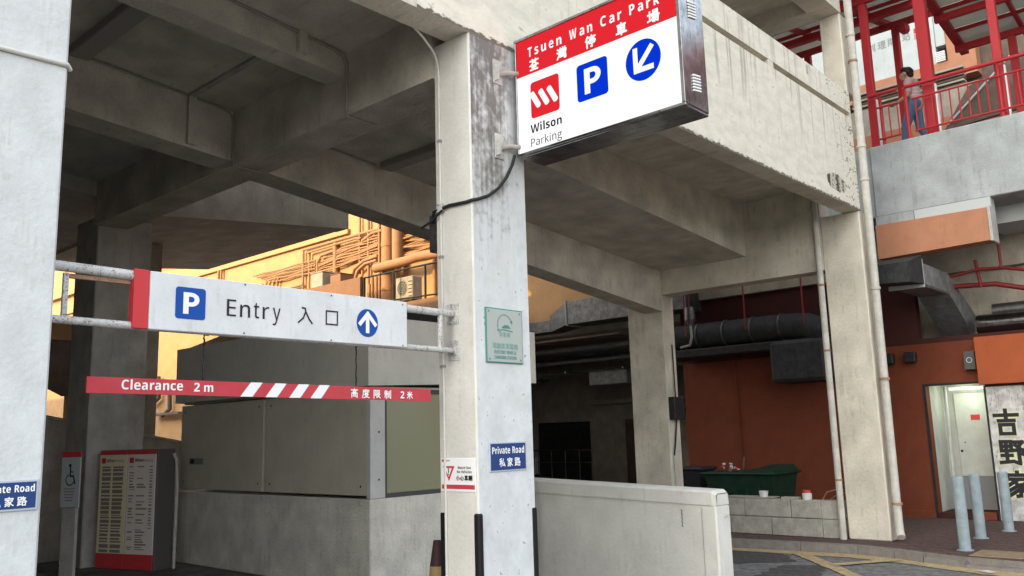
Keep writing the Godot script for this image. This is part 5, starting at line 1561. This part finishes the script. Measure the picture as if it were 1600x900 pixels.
func build_footbridge() -> void:
	var b := thing("footbridge", "grey concrete footbridge with red railings and a red framed glazed canopy", "footbridge", Vector3(17, 5.5, -2))
	var x := 16.0
	put_box(b, "deck", Vector3(x, 5.51, -5.3), Vector3(19.6, 6.85, 7.0), mats.bridge_face, 0.015)
	put_box(b, "deck", Vector3(x + 0.05, 5.51, -11.0), Vector3(19.6, 6.85, -5.302), mats.bridge_face, 0.015)
	put_box(b, "soffit_rib", Vector3(x + 0.9, 5.20, -3.7), Vector3(19.0, 5.508, 6.5), mats.far_grey)
	put_box(b, "edge_pier", Vector3(x - 0.03, 5.05, -5.3), Vector3(x + 0.3, 5.508, -4.64), mats.bridge_face)
	put_box(b, "under_strip", Vector3(x - 0.02, 5.3, -4.63), Vector3(x + 0.25, 5.508, -3.4), mats.far_grey)
	# peach box hung below the slab
	var pb := thing("peach_fascia_box", "plain peach fascia box hanging below the footbridge slab", "fascia", Vector3(15.8, 4.7, -4.3))
	put_hexa(pb, "box_body", [Vector3(15.75, 4.68, -5.25), Vector3(16.1, 4.68, -5.25), Vector3(16.1, 4.72, -3.42), Vector3(15.75, 4.72, -3.42), Vector3(15.75, 5.30, -5.25), Vector3(16.1, 5.30, -5.25), Vector3(16.1, 5.28, -3.42), Vector3(15.75, 5.28, -3.42)], mats.peach_board)
	put_box(pb, "end_cap", Vector3(15.73, 4.70, -3.418), Vector3(16.12, 5.30, -3.37), mats.light_concrete, 0.006)
	# railing
	var r := Node3D.new()
	r.name = "railing"
	b.add_child(r)
	for seg in [[-5.22, -4.72], [-4.58, 6.8]]:
		put_tube(r, "top_rail", [Vector3(x + 0.05, 7.85, seg[0]), Vector3(x + 0.05, 7.85, seg[1])], 0.035, mats.bridge_red, 10)
		put_tube(r, "mid_rail", [Vector3(x + 0.08, 7.60, seg[0] + 0.1), Vector3(x + 0.08, 7.60, seg[1])], 0.02, mats.bridge_red)
		put_tube(r, "low_rail", [Vector3(x + 0.08, 6.99, seg[0] + 0.1), Vector3(x + 0.08, 6.99, seg[1])], 0.02, mats.bridge_red)
	var z := -5.04
	for q in [-5.05, -4.60, -3.07, -1.55, 0.0]:
		put_tube(r, "rail_post", [Vector3(x + 0.12, 6.85, q), Vector3(x + 0.12, 7.6, q), Vector3(x + 0.09, 7.78, q), Vector3(x + 0.05, 7.84, q)], 0.032, mats.bridge_red, 10)
	for q in [-4.9, -4.75, -4.43, -4.29, -4.15, -4.0, -3.85, -3.7, -3.55, -3.4, -3.25, -2.92, -2.77, -2.62, -2.47, -2.32, -2.17, -2.02]:
		put_tube(r, "baluster", [Vector3(x + 0.08, 6.99, q), Vector3(x + 0.08, 7.60, q)], 0.013, mats.bridge_red, 6)
	# far railing
	put_tube(r, "top_rail", [Vector3(19.4, 7.85, -11), Vector3(19.4, 7.85, 6.8)], 0.035, mats.bridge_red, 8)
	# canopy posts and two stepped canopies
	for q in [-7.5, -5.25, -4.23, -3.07, -0.8, 1.4]:
		var pw := 0.10 if q == -4.23 else 0.07
		var top := 9.83 if q < -4.5 else 9.79
		put_box(b, "canopy_post", Vector3(x + 0.22, 6.85, q - pw), Vector3(x + 0.22 + pw * 2, top, q + pw), mats.bridge_red, 0.01)
		put_box(b, "post_base_plate", Vector3(x + 0.28, 6.85, q + pw + 0.001), Vector3(x + 0.36, 7.85, q + pw + 0.02), mats.print_white)
	for q in [-7.5, -5.5, -3.3, -1.0, 1.3]:
		put_box(b, "canopy_post", Vector3(19.0, 6.85, q - 0.07), Vector3(19.14, 10.42 if q < -4.5 else 9.43, q + 0.07), mats.bridge_red, 0.01)
	canopy(b, -10.6, -4.62, 9.72, 5, 0.21)
	canopy(b, -4.35, 6.5, 9.85, 9, -0.13)
	put_box(b, "eave_bracket", Vector3(18.9, 10.2, -5.4), Vector3(19.15, 10.42, -5.2), mats.bridge_red, 0.05)
	# a plain coloured banner hung beyond the deck
	var bn := thing("hanging_banner", "red white and blue patterned banner beyond the car park deck opening", "banner", Vector3(20, 8.6, -8.9))
	put_box(bn, "cloth", Vector3(20.0, 8.2, -9.6), Vector3(20.02, 10.0, -8.0), mats.far_white)
	var st := new_st()
	disc(st, face_x(20.0), -8.95, 9.0, 0.5, 0.6, 0.004, 24)
	put(bn, "red_shape", st, mats.lid_red)
	var s2 := new_st()
	disc(s2, face_x(20.0), -9.05, 9.0, 0.42, 0.5, 0.008, 24)
	put(bn, "white_shape", s2, mats.far_white)
	var s3 := new_st()
	var rng := RandomNumberGenerator.new()
	rng.seed = 8
	for k in 26:
		var u := rng.randf_range(-8.5, -8.02)
		var v := rng.randf_range(8.3, 9.9)
		rect(s3, face_x(20.0), u, v, u + 0.1, v + 0.07, 0.012 + k * 0.0002)
	put(bn, "blue_shape", s3, mats.sign_blue)

func canopy(b: Node3D, z0: float, z1: float, y0: float, n: int, sl: float) -> void:
	var x := 15.75
	var x1 := 19.5
	for q in [16.2, 17.65, 19.0]:
		var y: float = y0 + (q - x) * sl
		put_box(b, "canopy_beam", Vector3(q, y, z0), Vector3(q + 0.10, y + 0.14, z1), mats.bridge_red, 0.008)
	var step := (z1 - z0) / n
	for k in n + 1:
		var z := minf(z0 + k * step, z1 - 0.12)
		var w := 0.16 if k % 2 == 0 else 0.07
		var yb := y0 + 0.145
		put_hexa(b, "canopy_rafter", [Vector3(x, yb, z), Vector3(x1, yb + sl * 3.75, z), Vector3(x1, yb + sl * 3.75, z + w), Vector3(x, yb, z + w), Vector3(x, yb + 0.10, z), Vector3(x1, yb + 0.10 + sl * 3.75, z), Vector3(x1, yb + 0.10 + sl * 3.75, z + w), Vector3(x, yb + 0.10, z + w)], mats.bridge_red)
		if k == n:
			continue
		for j in 4:
			var xa := x + j * 0.94
			var xb := xa + 0.92
			var ya := yb + 0.11 + j * 0.94 * sl
			var yc := ya + 0.92 * sl
			put_hexa(b, "canopy_panel", [Vector3(xa, ya, z + 0.02), Vector3(xb, yc, z + 0.02), Vector3(xb, yc, z + step - 0.01), Vector3(xa, ya, z + step - 0.01), Vector3(xa, ya + 0.012, z + 0.02), Vector3(xb, yc + 0.012, z + 0.02), Vector3(xb, yc + 0.012, z + step - 0.01), Vector3(xa, ya + 0.012, z + step - 0.01)], mats.canopy_panel)
			if j > 0:
				put_box(b, "canopy_purlin", Vector3(xa - 0.035, yb + 0.03 + j * 0.94 * sl, z + w + 0.002), Vector3(xa + 0.015, yb + 0.10 + j * 0.94 * sl, z + step - 0.002), mats.bridge_red)

func build_person() -> void:
	var o := thing("person", "person in a pink striped shirt and blue jeans walking on the footbridge", "person", Vector3(17.0, 6.86, -4.72))
	# walking towards -z, head bowed a little; coordinates relative to the feet, f forward, s to the person's left (-x)
	var P := func(s: float, y: float, f: float) -> Vector3: return Vector3(17.0 - s, 6.86 + y, -4.72 - f)
	var body := [
		[P.call(0, 1.42, 0.02), P.call(0, 1.53, 0.06), 0.055, 0.05],
		[P.call(0, 1.60, 0.09), P.call(0, 1.63, 0.08), 0.088, 0.092],
		[P.call(0, 1.52, 0.13), P.call(0, 1.57, 0.14), 0.05, 0.06],
		[P.call(0, 1.555, 0.19), P.call(0, 1.58, 0.17), 0.012, 0.012],
		[P.call(0.085, 1.56, 0.06), P.call(0.085, 1.59, 0.06), 0.016, 0.018],
		[P.call(-0.085, 1.56, 0.06), P.call(-0.085, 1.59, 0.06), 0.016, 0.018],
		[P.call(0, 1.36, 0.0), P.call(0, 1.0, -0.02), 0.115, 0.125],
		[P.call(-0.13, 1.37, 0.0), P.call(0.13, 1.37, 0.0), 0.07, 0.07],
		[P.call(0, 0.98, -0.02), P.call(0, 0.9, -0.02), 0.125, 0.13],
		[P.call(0.18, 1.36, 0.0), P.call(0.22, 1.09, 0.03), 0.052, 0.042],
		[P.call(0.22, 1.09, 0.03), P.call(0.18, 1.0, 0.25), 0.04, 0.03],
		[P.call(-0.18, 1.36, 0.0), P.call(-0.22, 1.08, -0.10), 0.052, 0.042],
		[P.call(-0.22, 1.08, -0.10), P.call(-0.20, 0.85, 0.0), 0.04, 0.03],
		[P.call(0.18, 1.0, 0.25), P.call(0.17, 0.985, 0.31), 0.032, 0.03],
		[P.call(-0.20, 0.85, 0.0), P.call(-0.20, 0.79, 0.03), 0.032, 0.03],
		[P.call(0.09, 0.9, 0.0), P.call(0.10, 0.50, 0.16), 0.088, 0.06],
		[P.call(0.10, 0.50, 0.16), P.call(0.10, 0.09, 0.20), 0.055, 0.038],
		[P.call(-0.09, 0.9, -0.02), P.call(-0.10, 0.50, -0.05), 0.088, 0.06],
		[P.call(-0.10, 0.50, -0.05), P.call(-0.10, 0.10, -0.25), 0.055, 0.038],
	]
	for sd in [[0.18, 0.985, 0.31], [-0.20, 0.79, 0.03]]:
		for k in 4:
			var u: float = sd[0] + (k - 1.5) * 0.018
			var fw: float = 0.07 - absf(k - 1.3) * 0.008
			body.append([P.call(u, sd[1], sd[2] + 0.02), P.call(u, sd[1] - 0.02, sd[2] + 0.02 + fw), 0.010, 0.008])
		body.append([P.call(sd[0] - 0.035, sd[1] + 0.005, sd[2] - 0.01), P.call(sd[0] - 0.05, sd[1] - 0.01, sd[2] + 0.04), 0.010, 0.009])
	var b := put(o, "body", skin(body, 0.018, 0.022), mats.skin)
	put(b, "hair", skin([[P.call(0, 1.64, 0.04), P.call(0, 1.655, 0.09), 0.098, 0.094], [P.call(0, 1.56, -0.005), P.call(0, 1.60, 0.01), 0.06, 0.085]], 0.018, 0.03), mats.hair)
	var eye := new_st()
	for s in [-0.035, 0.035]:
		obox(eye, P.call(s, 1.60, 0.178), Vector3(0.012, 0.006, 0.008), Basis(), 0.003)
	put(b, "eyes", eye, mats.ink)
	var mouth := new_st()
	obox(mouth, P.call(0, 1.525, 0.178), Vector3(0.02, 0.005, 0.008), Basis(), 0.002)
	put(b, "mouth", mouth, mats.lid_red)
	put(b, "shirt", skin([[P.call(0, 1.37, 0.0), P.call(0, 0.96, -0.02), 0.135, 0.145], [P.call(-0.15, 1.37, 0.0), P.call(0.15, 1.37, 0.0), 0.085, 0.085], [P.call(0.18, 1.36, 0.0), P.call(0.21, 1.17, 0.02), 0.072, 0.064], [P.call(-0.18, 1.36, 0.0), P.call(-0.21, 1.17, -0.06), 0.072, 0.064]], 0.022, 0.04), mats.shirt)
	for k in 5:
		var st := new_st()
		lathe(st, P.call(0, 1.02 + k * 0.07, -0.012), [Vector2(0.144 - 0.001 * k, 0), Vector2(0.147 - 0.001 * k, 0.008), Vector2(0.144 - 0.001 * k, 0.016)], 20)
		put(b, "shirt_stripe", st, mats.shirt_stripe)
	put(b, "jeans", skin([[P.call(0.05, 0.95, -0.02), P.call(-0.05, 0.95, -0.02), 0.135, 0.135], [P.call(0.09, 0.9, 0.0), P.call(0.10, 0.50, 0.16), 0.105, 0.078], [P.call(0.10, 0.50, 0.16), P.call(0.10, 0.09, 0.20), 0.074, 0.062], [P.call(-0.09, 0.9, -0.02), P.call(-0.10, 0.50, -0.05), 0.105, 0.078], [P.call(-0.10, 0.50, -0.05), P.call(-0.10, 0.10, -0.25), 0.074, 0.062]], 0.024, 0.03), mats.jeans)
	for q in [[0.10, 0.20], [-0.10, -0.25]]:
		put(b, "shoe", skin([[P.call(q[0], 0.045, q[1] - 0.05), P.call(q[0], 0.035, q[1] + 0.14), 0.045, 0.035], [P.call(q[0], 0.08, q[1]), P.call(q[0], 0.04, q[1]), 0.05, 0.045]], 0.018, 0.03), mats.shoe)

func build_far_building() -> void:
	var f := thing("far_building", "far building with pale lettered wall panel and peach trim beyond the footbridge", "building", Vector3(25, 0, -5))
	put_box(f, "white_wall", Vector3(24, 11.25, -14), Vector3(24.4, 17, -5.95), mats.far_white)
	put_box(f, "window", Vector3(24.02, 11.75, -5.94), Vector3(24.3, 12.7, -5.70), mats.far_grey)
	put_box(f, "peach_trim", Vector3(23.95, 10.75, -14), Vector3(24.4, 11.248, -5.0), mats.peach_board)
	put_box(f, "peach_trim", Vector3(23.97, 11.25, -5.68), Vector3(24.4, 17, -5.0), mats.peach_board)
	put_box(f, "upper_body", Vector3(24.45, 0, -16), Vector3(30, 17, 4), mats.brown)
	for k in 6:
		put_box(f, "vent_slat", Vector3(23.9, 11.27 + k * 0.05, -5.95), Vector3(23.96, 11.295 + k * 0.05, -5.72), mats.print_white)
	var fx := face_x(24.0)
	for k in 3:
		glyph(f, "創理財"[k], fx, -7.60 + k * 0.28, 12.26 + k * 0.01, 0.22, 0.24, 0.026, mats.ink_grey)
	glyph(f, "站", fx, -6.66, 12.29, 0.2, 0.24, 0.026, mats.ink_grey)
	put_rect(f, "red_mark", fx, -6.45, 12.3, -6.1, 12.45, 0.004, mats.lid_red)
	put_rect(f, "yellow_mark", fx, -6.45, 12.12, -6.2, 12.28, 0.004, mats.cone_band)
	# stack of slats, pale wall with a red spot and a tilted screen behind the railing
	var g := thing("slatted_awning", "rolled slatted awning below the pale far wall", "awning", Vector3(22, 9.8, -6.2))
	for k in 6:
		put_box(g, "slat", Vector3(22.0 - 0.04 * (k % 2), 9.78 + k * 0.085, -7.6), Vector3(22.2, 9.83 + k * 0.085, -4.9), mats.beige if k % 2 else mats.brown, 0.006)
	var pw := thing("pale_hoarding", "pale hoarding with a red spot seen through the footbridge railing", "hoarding", Vector3(21.8, 8, -5.5))
	put_box(pw, "board", Vector3(21.8, 6.9, -9.0), Vector3(21.9, 9.72, -4.55), mats.beige)
	put_box(pw, "lower_board", Vector3(21.75, 6.9, -9.0), Vector3(21.795, 9.0, -4.0), mats.peach_board)
	var st := new_st()
	disc(st, face_x(21.8), -6.95, 9.32, 0.13, 0.13, 0.004, 20)
	put(pw, "red_spot", st, mats.lid_red)
	var sc := thing("tilted_dark_screen", "dark tilted screen leaning over the far side of the footbridge", "screen", Vector3(21, 9, -3.6))
	put_hexa(sc, "screen", [Vector3(20.9, 8.4, -5.2), Vector3(21.0, 8.4, -5.2), Vector3(21.0, 8.6, -2.2), Vector3(20.9, 8.6, -2.2), Vector3(20.9, 9.3, -4.6), Vector3(21.0, 9.3, -4.6), Vector3(21.0, 10.0, -2.2), Vector3(20.9, 10.0, -2.2)], mats.brown)
	put_tube(sc, "strut", [Vector3(20.85, 8.5, -5.1), Vector3(20.85, 9.8, -3.6)], 0.025, mats.far_grey, 6)

func build_planter_and_bins() -> void:
	var p := thing("block_planter", "low grey concrete block planter wall next to the right-hand pillar", "planter", Vector3(13.6, 0.03, -7))
	var rng := RandomNumberGenerator.new()
	rng.seed = 12
	for row in 2:
		var y0 := 0.03 + row * 0.285
		var zz := -5.70
		var k := 0
		while zz > -10.0:
			var len := rng.randf_range(0.72, 0.86) if k > 0 or row == 0 else 0.5
			if k == 0:
				zz = -5.72
			var j := rng.randf_range(-0.006, 0.006)
			put_box(p, "block", Vector3(13.40 + j, y0 + 0.004, zz - len + 0.006), Vector3(13.58, y0 + 0.279, zz - 0.004), mats.block, 0.008)
			zz -= len
			k += 1
		# the short return towards the pillar
		put_hexa(p, "block", [Vector3(13.41, y0 + 0.004, -5.716), Vector3(13.58, y0 + 0.004, -5.716), Vector3(13.72, y0 + 0.004, -5.35), Vector3(13.46, y0 + 0.004, -5.46), Vector3(13.41, y0 + 0.279, -5.716), Vector3(13.58, y0 + 0.279, -5.716), Vector3(13.72, y0 + 0.279, -5.35), Vector3(13.46, y0 + 0.279, -5.46)], mats.block)
	put_box(p, "fill", Vector3(13.585, 0.03, -10.0), Vector3(14.3, 0.54, -5.75), mats.brown)
	put_box(p, "top_board", Vector3(13.43, 0.602, -7.4), Vector3(13.75, 0.618, -6.55), mats.beige)
	# green dumpster
	var d := thing("green_dumpster", "large dark green wheeled rubbish container against the orange wall", "dumpster", Vector3(14.9, 0.03, -7.6))
	put_hexa(d, "body", [Vector3(14.68, 0.22, -8.3), Vector3(15.5, 0.22, -8.3), Vector3(15.5, 0.22, -7.15), Vector3(14.68, 0.22, -7.15), Vector3(14.58, 0.90, -8.42), Vector3(15.6, 0.90, -8.42), Vector3(15.6, 0.90, -7.05), Vector3(14.58, 0.90, -7.05)], mats.bin_green)
	put_box(d, "rim", Vector3(14.53, 0.90, -8.48), Vector3(15.66, 0.95, -6.99), mats.bin_green, 0.02)
	put_hexa(d, "lid", [Vector3(14.56, 0.952, -7.6), Vector3(15.62, 0.952, -7.6), Vector3(15.62, 0.952, -7.04), Vector3(14.56, 0.952, -7.04), Vector3(14.75, 1.0, -7.5), Vector3(15.6, 1.06, -7.5), Vector3(15.6, 1.06, -7.1), Vector3(14.75, 1.0, -7.1)], mats.bin_green)
	put_box(d, "side_rib", Vector3(14.60, 0.3, -7.42), Vector3(14.68, 0.92, -7.34), mats.bin_green, 0.01)
	for zr in [-7.85, -7.62]:
		put_box(d, "side_rib", Vector3(14.61, 0.3, zr), Vector3(14.68, 0.89, zr + 0.05), mats.bin_green, 0.01)
	put_box(d, "side_rib", Vector3(14.60, 0.3, -8.1), Vector3(14.68, 0.92, -8.02), mats.bin_green, 0.01)
	for q in [[14.85, -8.15], [14.85, -7.3], [15.35, -8.15], [15.35, -7.3]]:
		put_tube(d, "wheel", [Vector3(q[0], 0.125, q[1] - 0.03), Vector3(q[0], 0.125, q[1] + 0.03)], 0.094, mats.bin_dark, 14)
	var rb := thing("rubbish_bundle", "small heap of white and red rubbish on top of the green dumpster", "rubbish", Vector3(14.8, 0.985, -8))
	for k in 14:
		var st := new_st()
		var c := Vector3(14.75 + rng.randf_range(-0.08, 0.08), 0.975 + rng.randf() * 0.13, -7.96 + rng.randf_range(-0.14, 0.14))
		obox(st, c, Vector3(0.02, 0.012, 0.028), Basis(Vector3(rng.randf(), rng.randf(), rng.randf()).normalized(), rng.randf() * 3.0), 0.004)
		put(rb, "scrap", st, mats.far_white if k % 3 else mats.lid_red)
	put_tube(rb, "stick", [Vector3(14.8, 0.99, -7.72), Vector3(14.82, 1.22, -7.70)], 0.012, mats.brown, 6)
	var wb := thing("dark_wheelie_bin", "dark wheeled bin beside the rear pillar left of the dumpster", "bin", Vector3(15.2, 0.03, -9))
	put_hexa(wb, "body", [Vector3(15.0, 0.06, -9.2), Vector3(15.45, 0.06, -9.2), Vector3(15.45, 0.06, -8.78), Vector3(15.0, 0.06, -8.78), Vector3(14.95, 0.95, -9.25), Vector3(15.5, 0.95, -9.25), Vector3(15.5, 0.95, -8.72), Vector3(14.95, 0.95, -8.72)], mats.bin_dark)
	put_box(wb, "lid", Vector3(14.92, 0.952, -9.28), Vector3(15.55, 1.02, -8.66), mats.bin_dark, 0.025)
	for z in [-9.17, -8.81]:
		put_tube(wb, "wheel", [Vector3(15.42, 0.12, z - 0.02), Vector3(15.42, 0.12, z + 0.02)], 0.088, mats.bin_dark, 12)
	var tb := thing("white_tub", "small white plastic tub on the block planter wall", "tub", Vector3(13.5, 0.595, -6.7))
	var st1 := new_st()
	lathe(st1, Vector3(13.5, 0.620, -6.71), [Vector2(0.0, 0.0), Vector2(0.06, 0.0), Vector2(0.075, 0.09), Vector2(0.08, 0.095), Vector2(0.07, 0.095), Vector2(0.055, 0.01), Vector2(0.0, 0.01)], 18)
	put(tb, "tub_body", st1, mats.tub_white)
	var jar := thing("red_lidded_jar", "white plastic jar with a red lid on the block planter wall", "jar", Vector3(13.5, 0.595, -5.95))
	var st2 := new_st()
	lathe(st2, Vector3(13.52, 0.594, -5.98), [Vector2(0.0, 0.0), Vector2(0.07, 0.0), Vector2(0.075, 0.02), Vector2(0.075, 0.09), Vector2(0.06, 0.105), Vector2(0.0, 0.105)], 18)
	put(jar, "jar_body", st2, mats.tub_white)
	var st3 := new_st()
	lathe(st3, Vector3(13.52, 0.699, -5.98), [Vector2(0.062, 0.0), Vector2(0.062, 0.035), Vector2(0.05, 0.045), Vector2(0.0, 0.045)], 18)
	put(jar, "jar_lid", st3, mats.lid_red)
	var pl := thing("scrap_wood", "loose wooden offcut lying on the planter wall beside the jar", "wood", Vector3(13.5, 0.6, -6.2))
	put_box(pl, "offcut", Vector3(13.46, 0.594, -6.40), Vector3(13.6, 0.63, -6.12), mats.beige, 0.005)
	var fr := thing("folded_trolley_frame", "folded pinkish metal trolley frame lying behind the planter by the pillar", "trolley", Vector3(13.8, 0.55, -5.7))
	put_tube(fr, "frame_tube", [Vector3(13.75, 0.545, -5.85), Vector3(13.75, 0.70, -5.75), Vector3(13.75, 0.74, -5.6), Vector3(13.75, 0.74, -5.45), Vector3(13.75, 0.545, -5.40)], 0.012, mats.peel_brown, 6)
	put_tube(fr, "frame_tube", [Vector3(13.9, 0.545, -5.8), Vector3(13.8, 0.66, -5.6), Vector3(13.75, 0.72, -5.42)], 0.012, mats.peel_brown, 6)

func build_bollards() -> void:
	var spots := [[12.99, -3.59, 1.01, 0.075, "pale blue steel bollard on the pavement by the kerb edge"], [14.42, -3.75, 0.96, 0.075, "pale blue steel bollard standing in front of the white passage door"], [15.51, -3.62, 0.945, 0.075, "pale blue steel bollard in front of the back-lit shop sign board"]]
	for q in spots:
		var b := thing("bollard", q[4], "bollard", Vector3(q[0], 0.03, q[1]), "bollards on the pavement")
		var st := new_st()
		lathe(st, Vector3(q[0], 0.03, q[1]), [Vector2(q[3], 0.012), Vector2(q[3], q[2] - 0.045), Vector2(q[3] - 0.012, q[2] - 0.031), Vector2(0.0, q[2] - 0.03)], 24)
		put(b, "tube", st, mats.bollard)
		var s2 := new_st()
		lathe(s2, Vector3(q[0], 0.03, q[1]), [Vector2(0.105, 0.0), Vector2(0.105, 0.01), Vector2(q[3], 0.014)], 20)
		put(b, "base_plate", s2, mats.bollard)
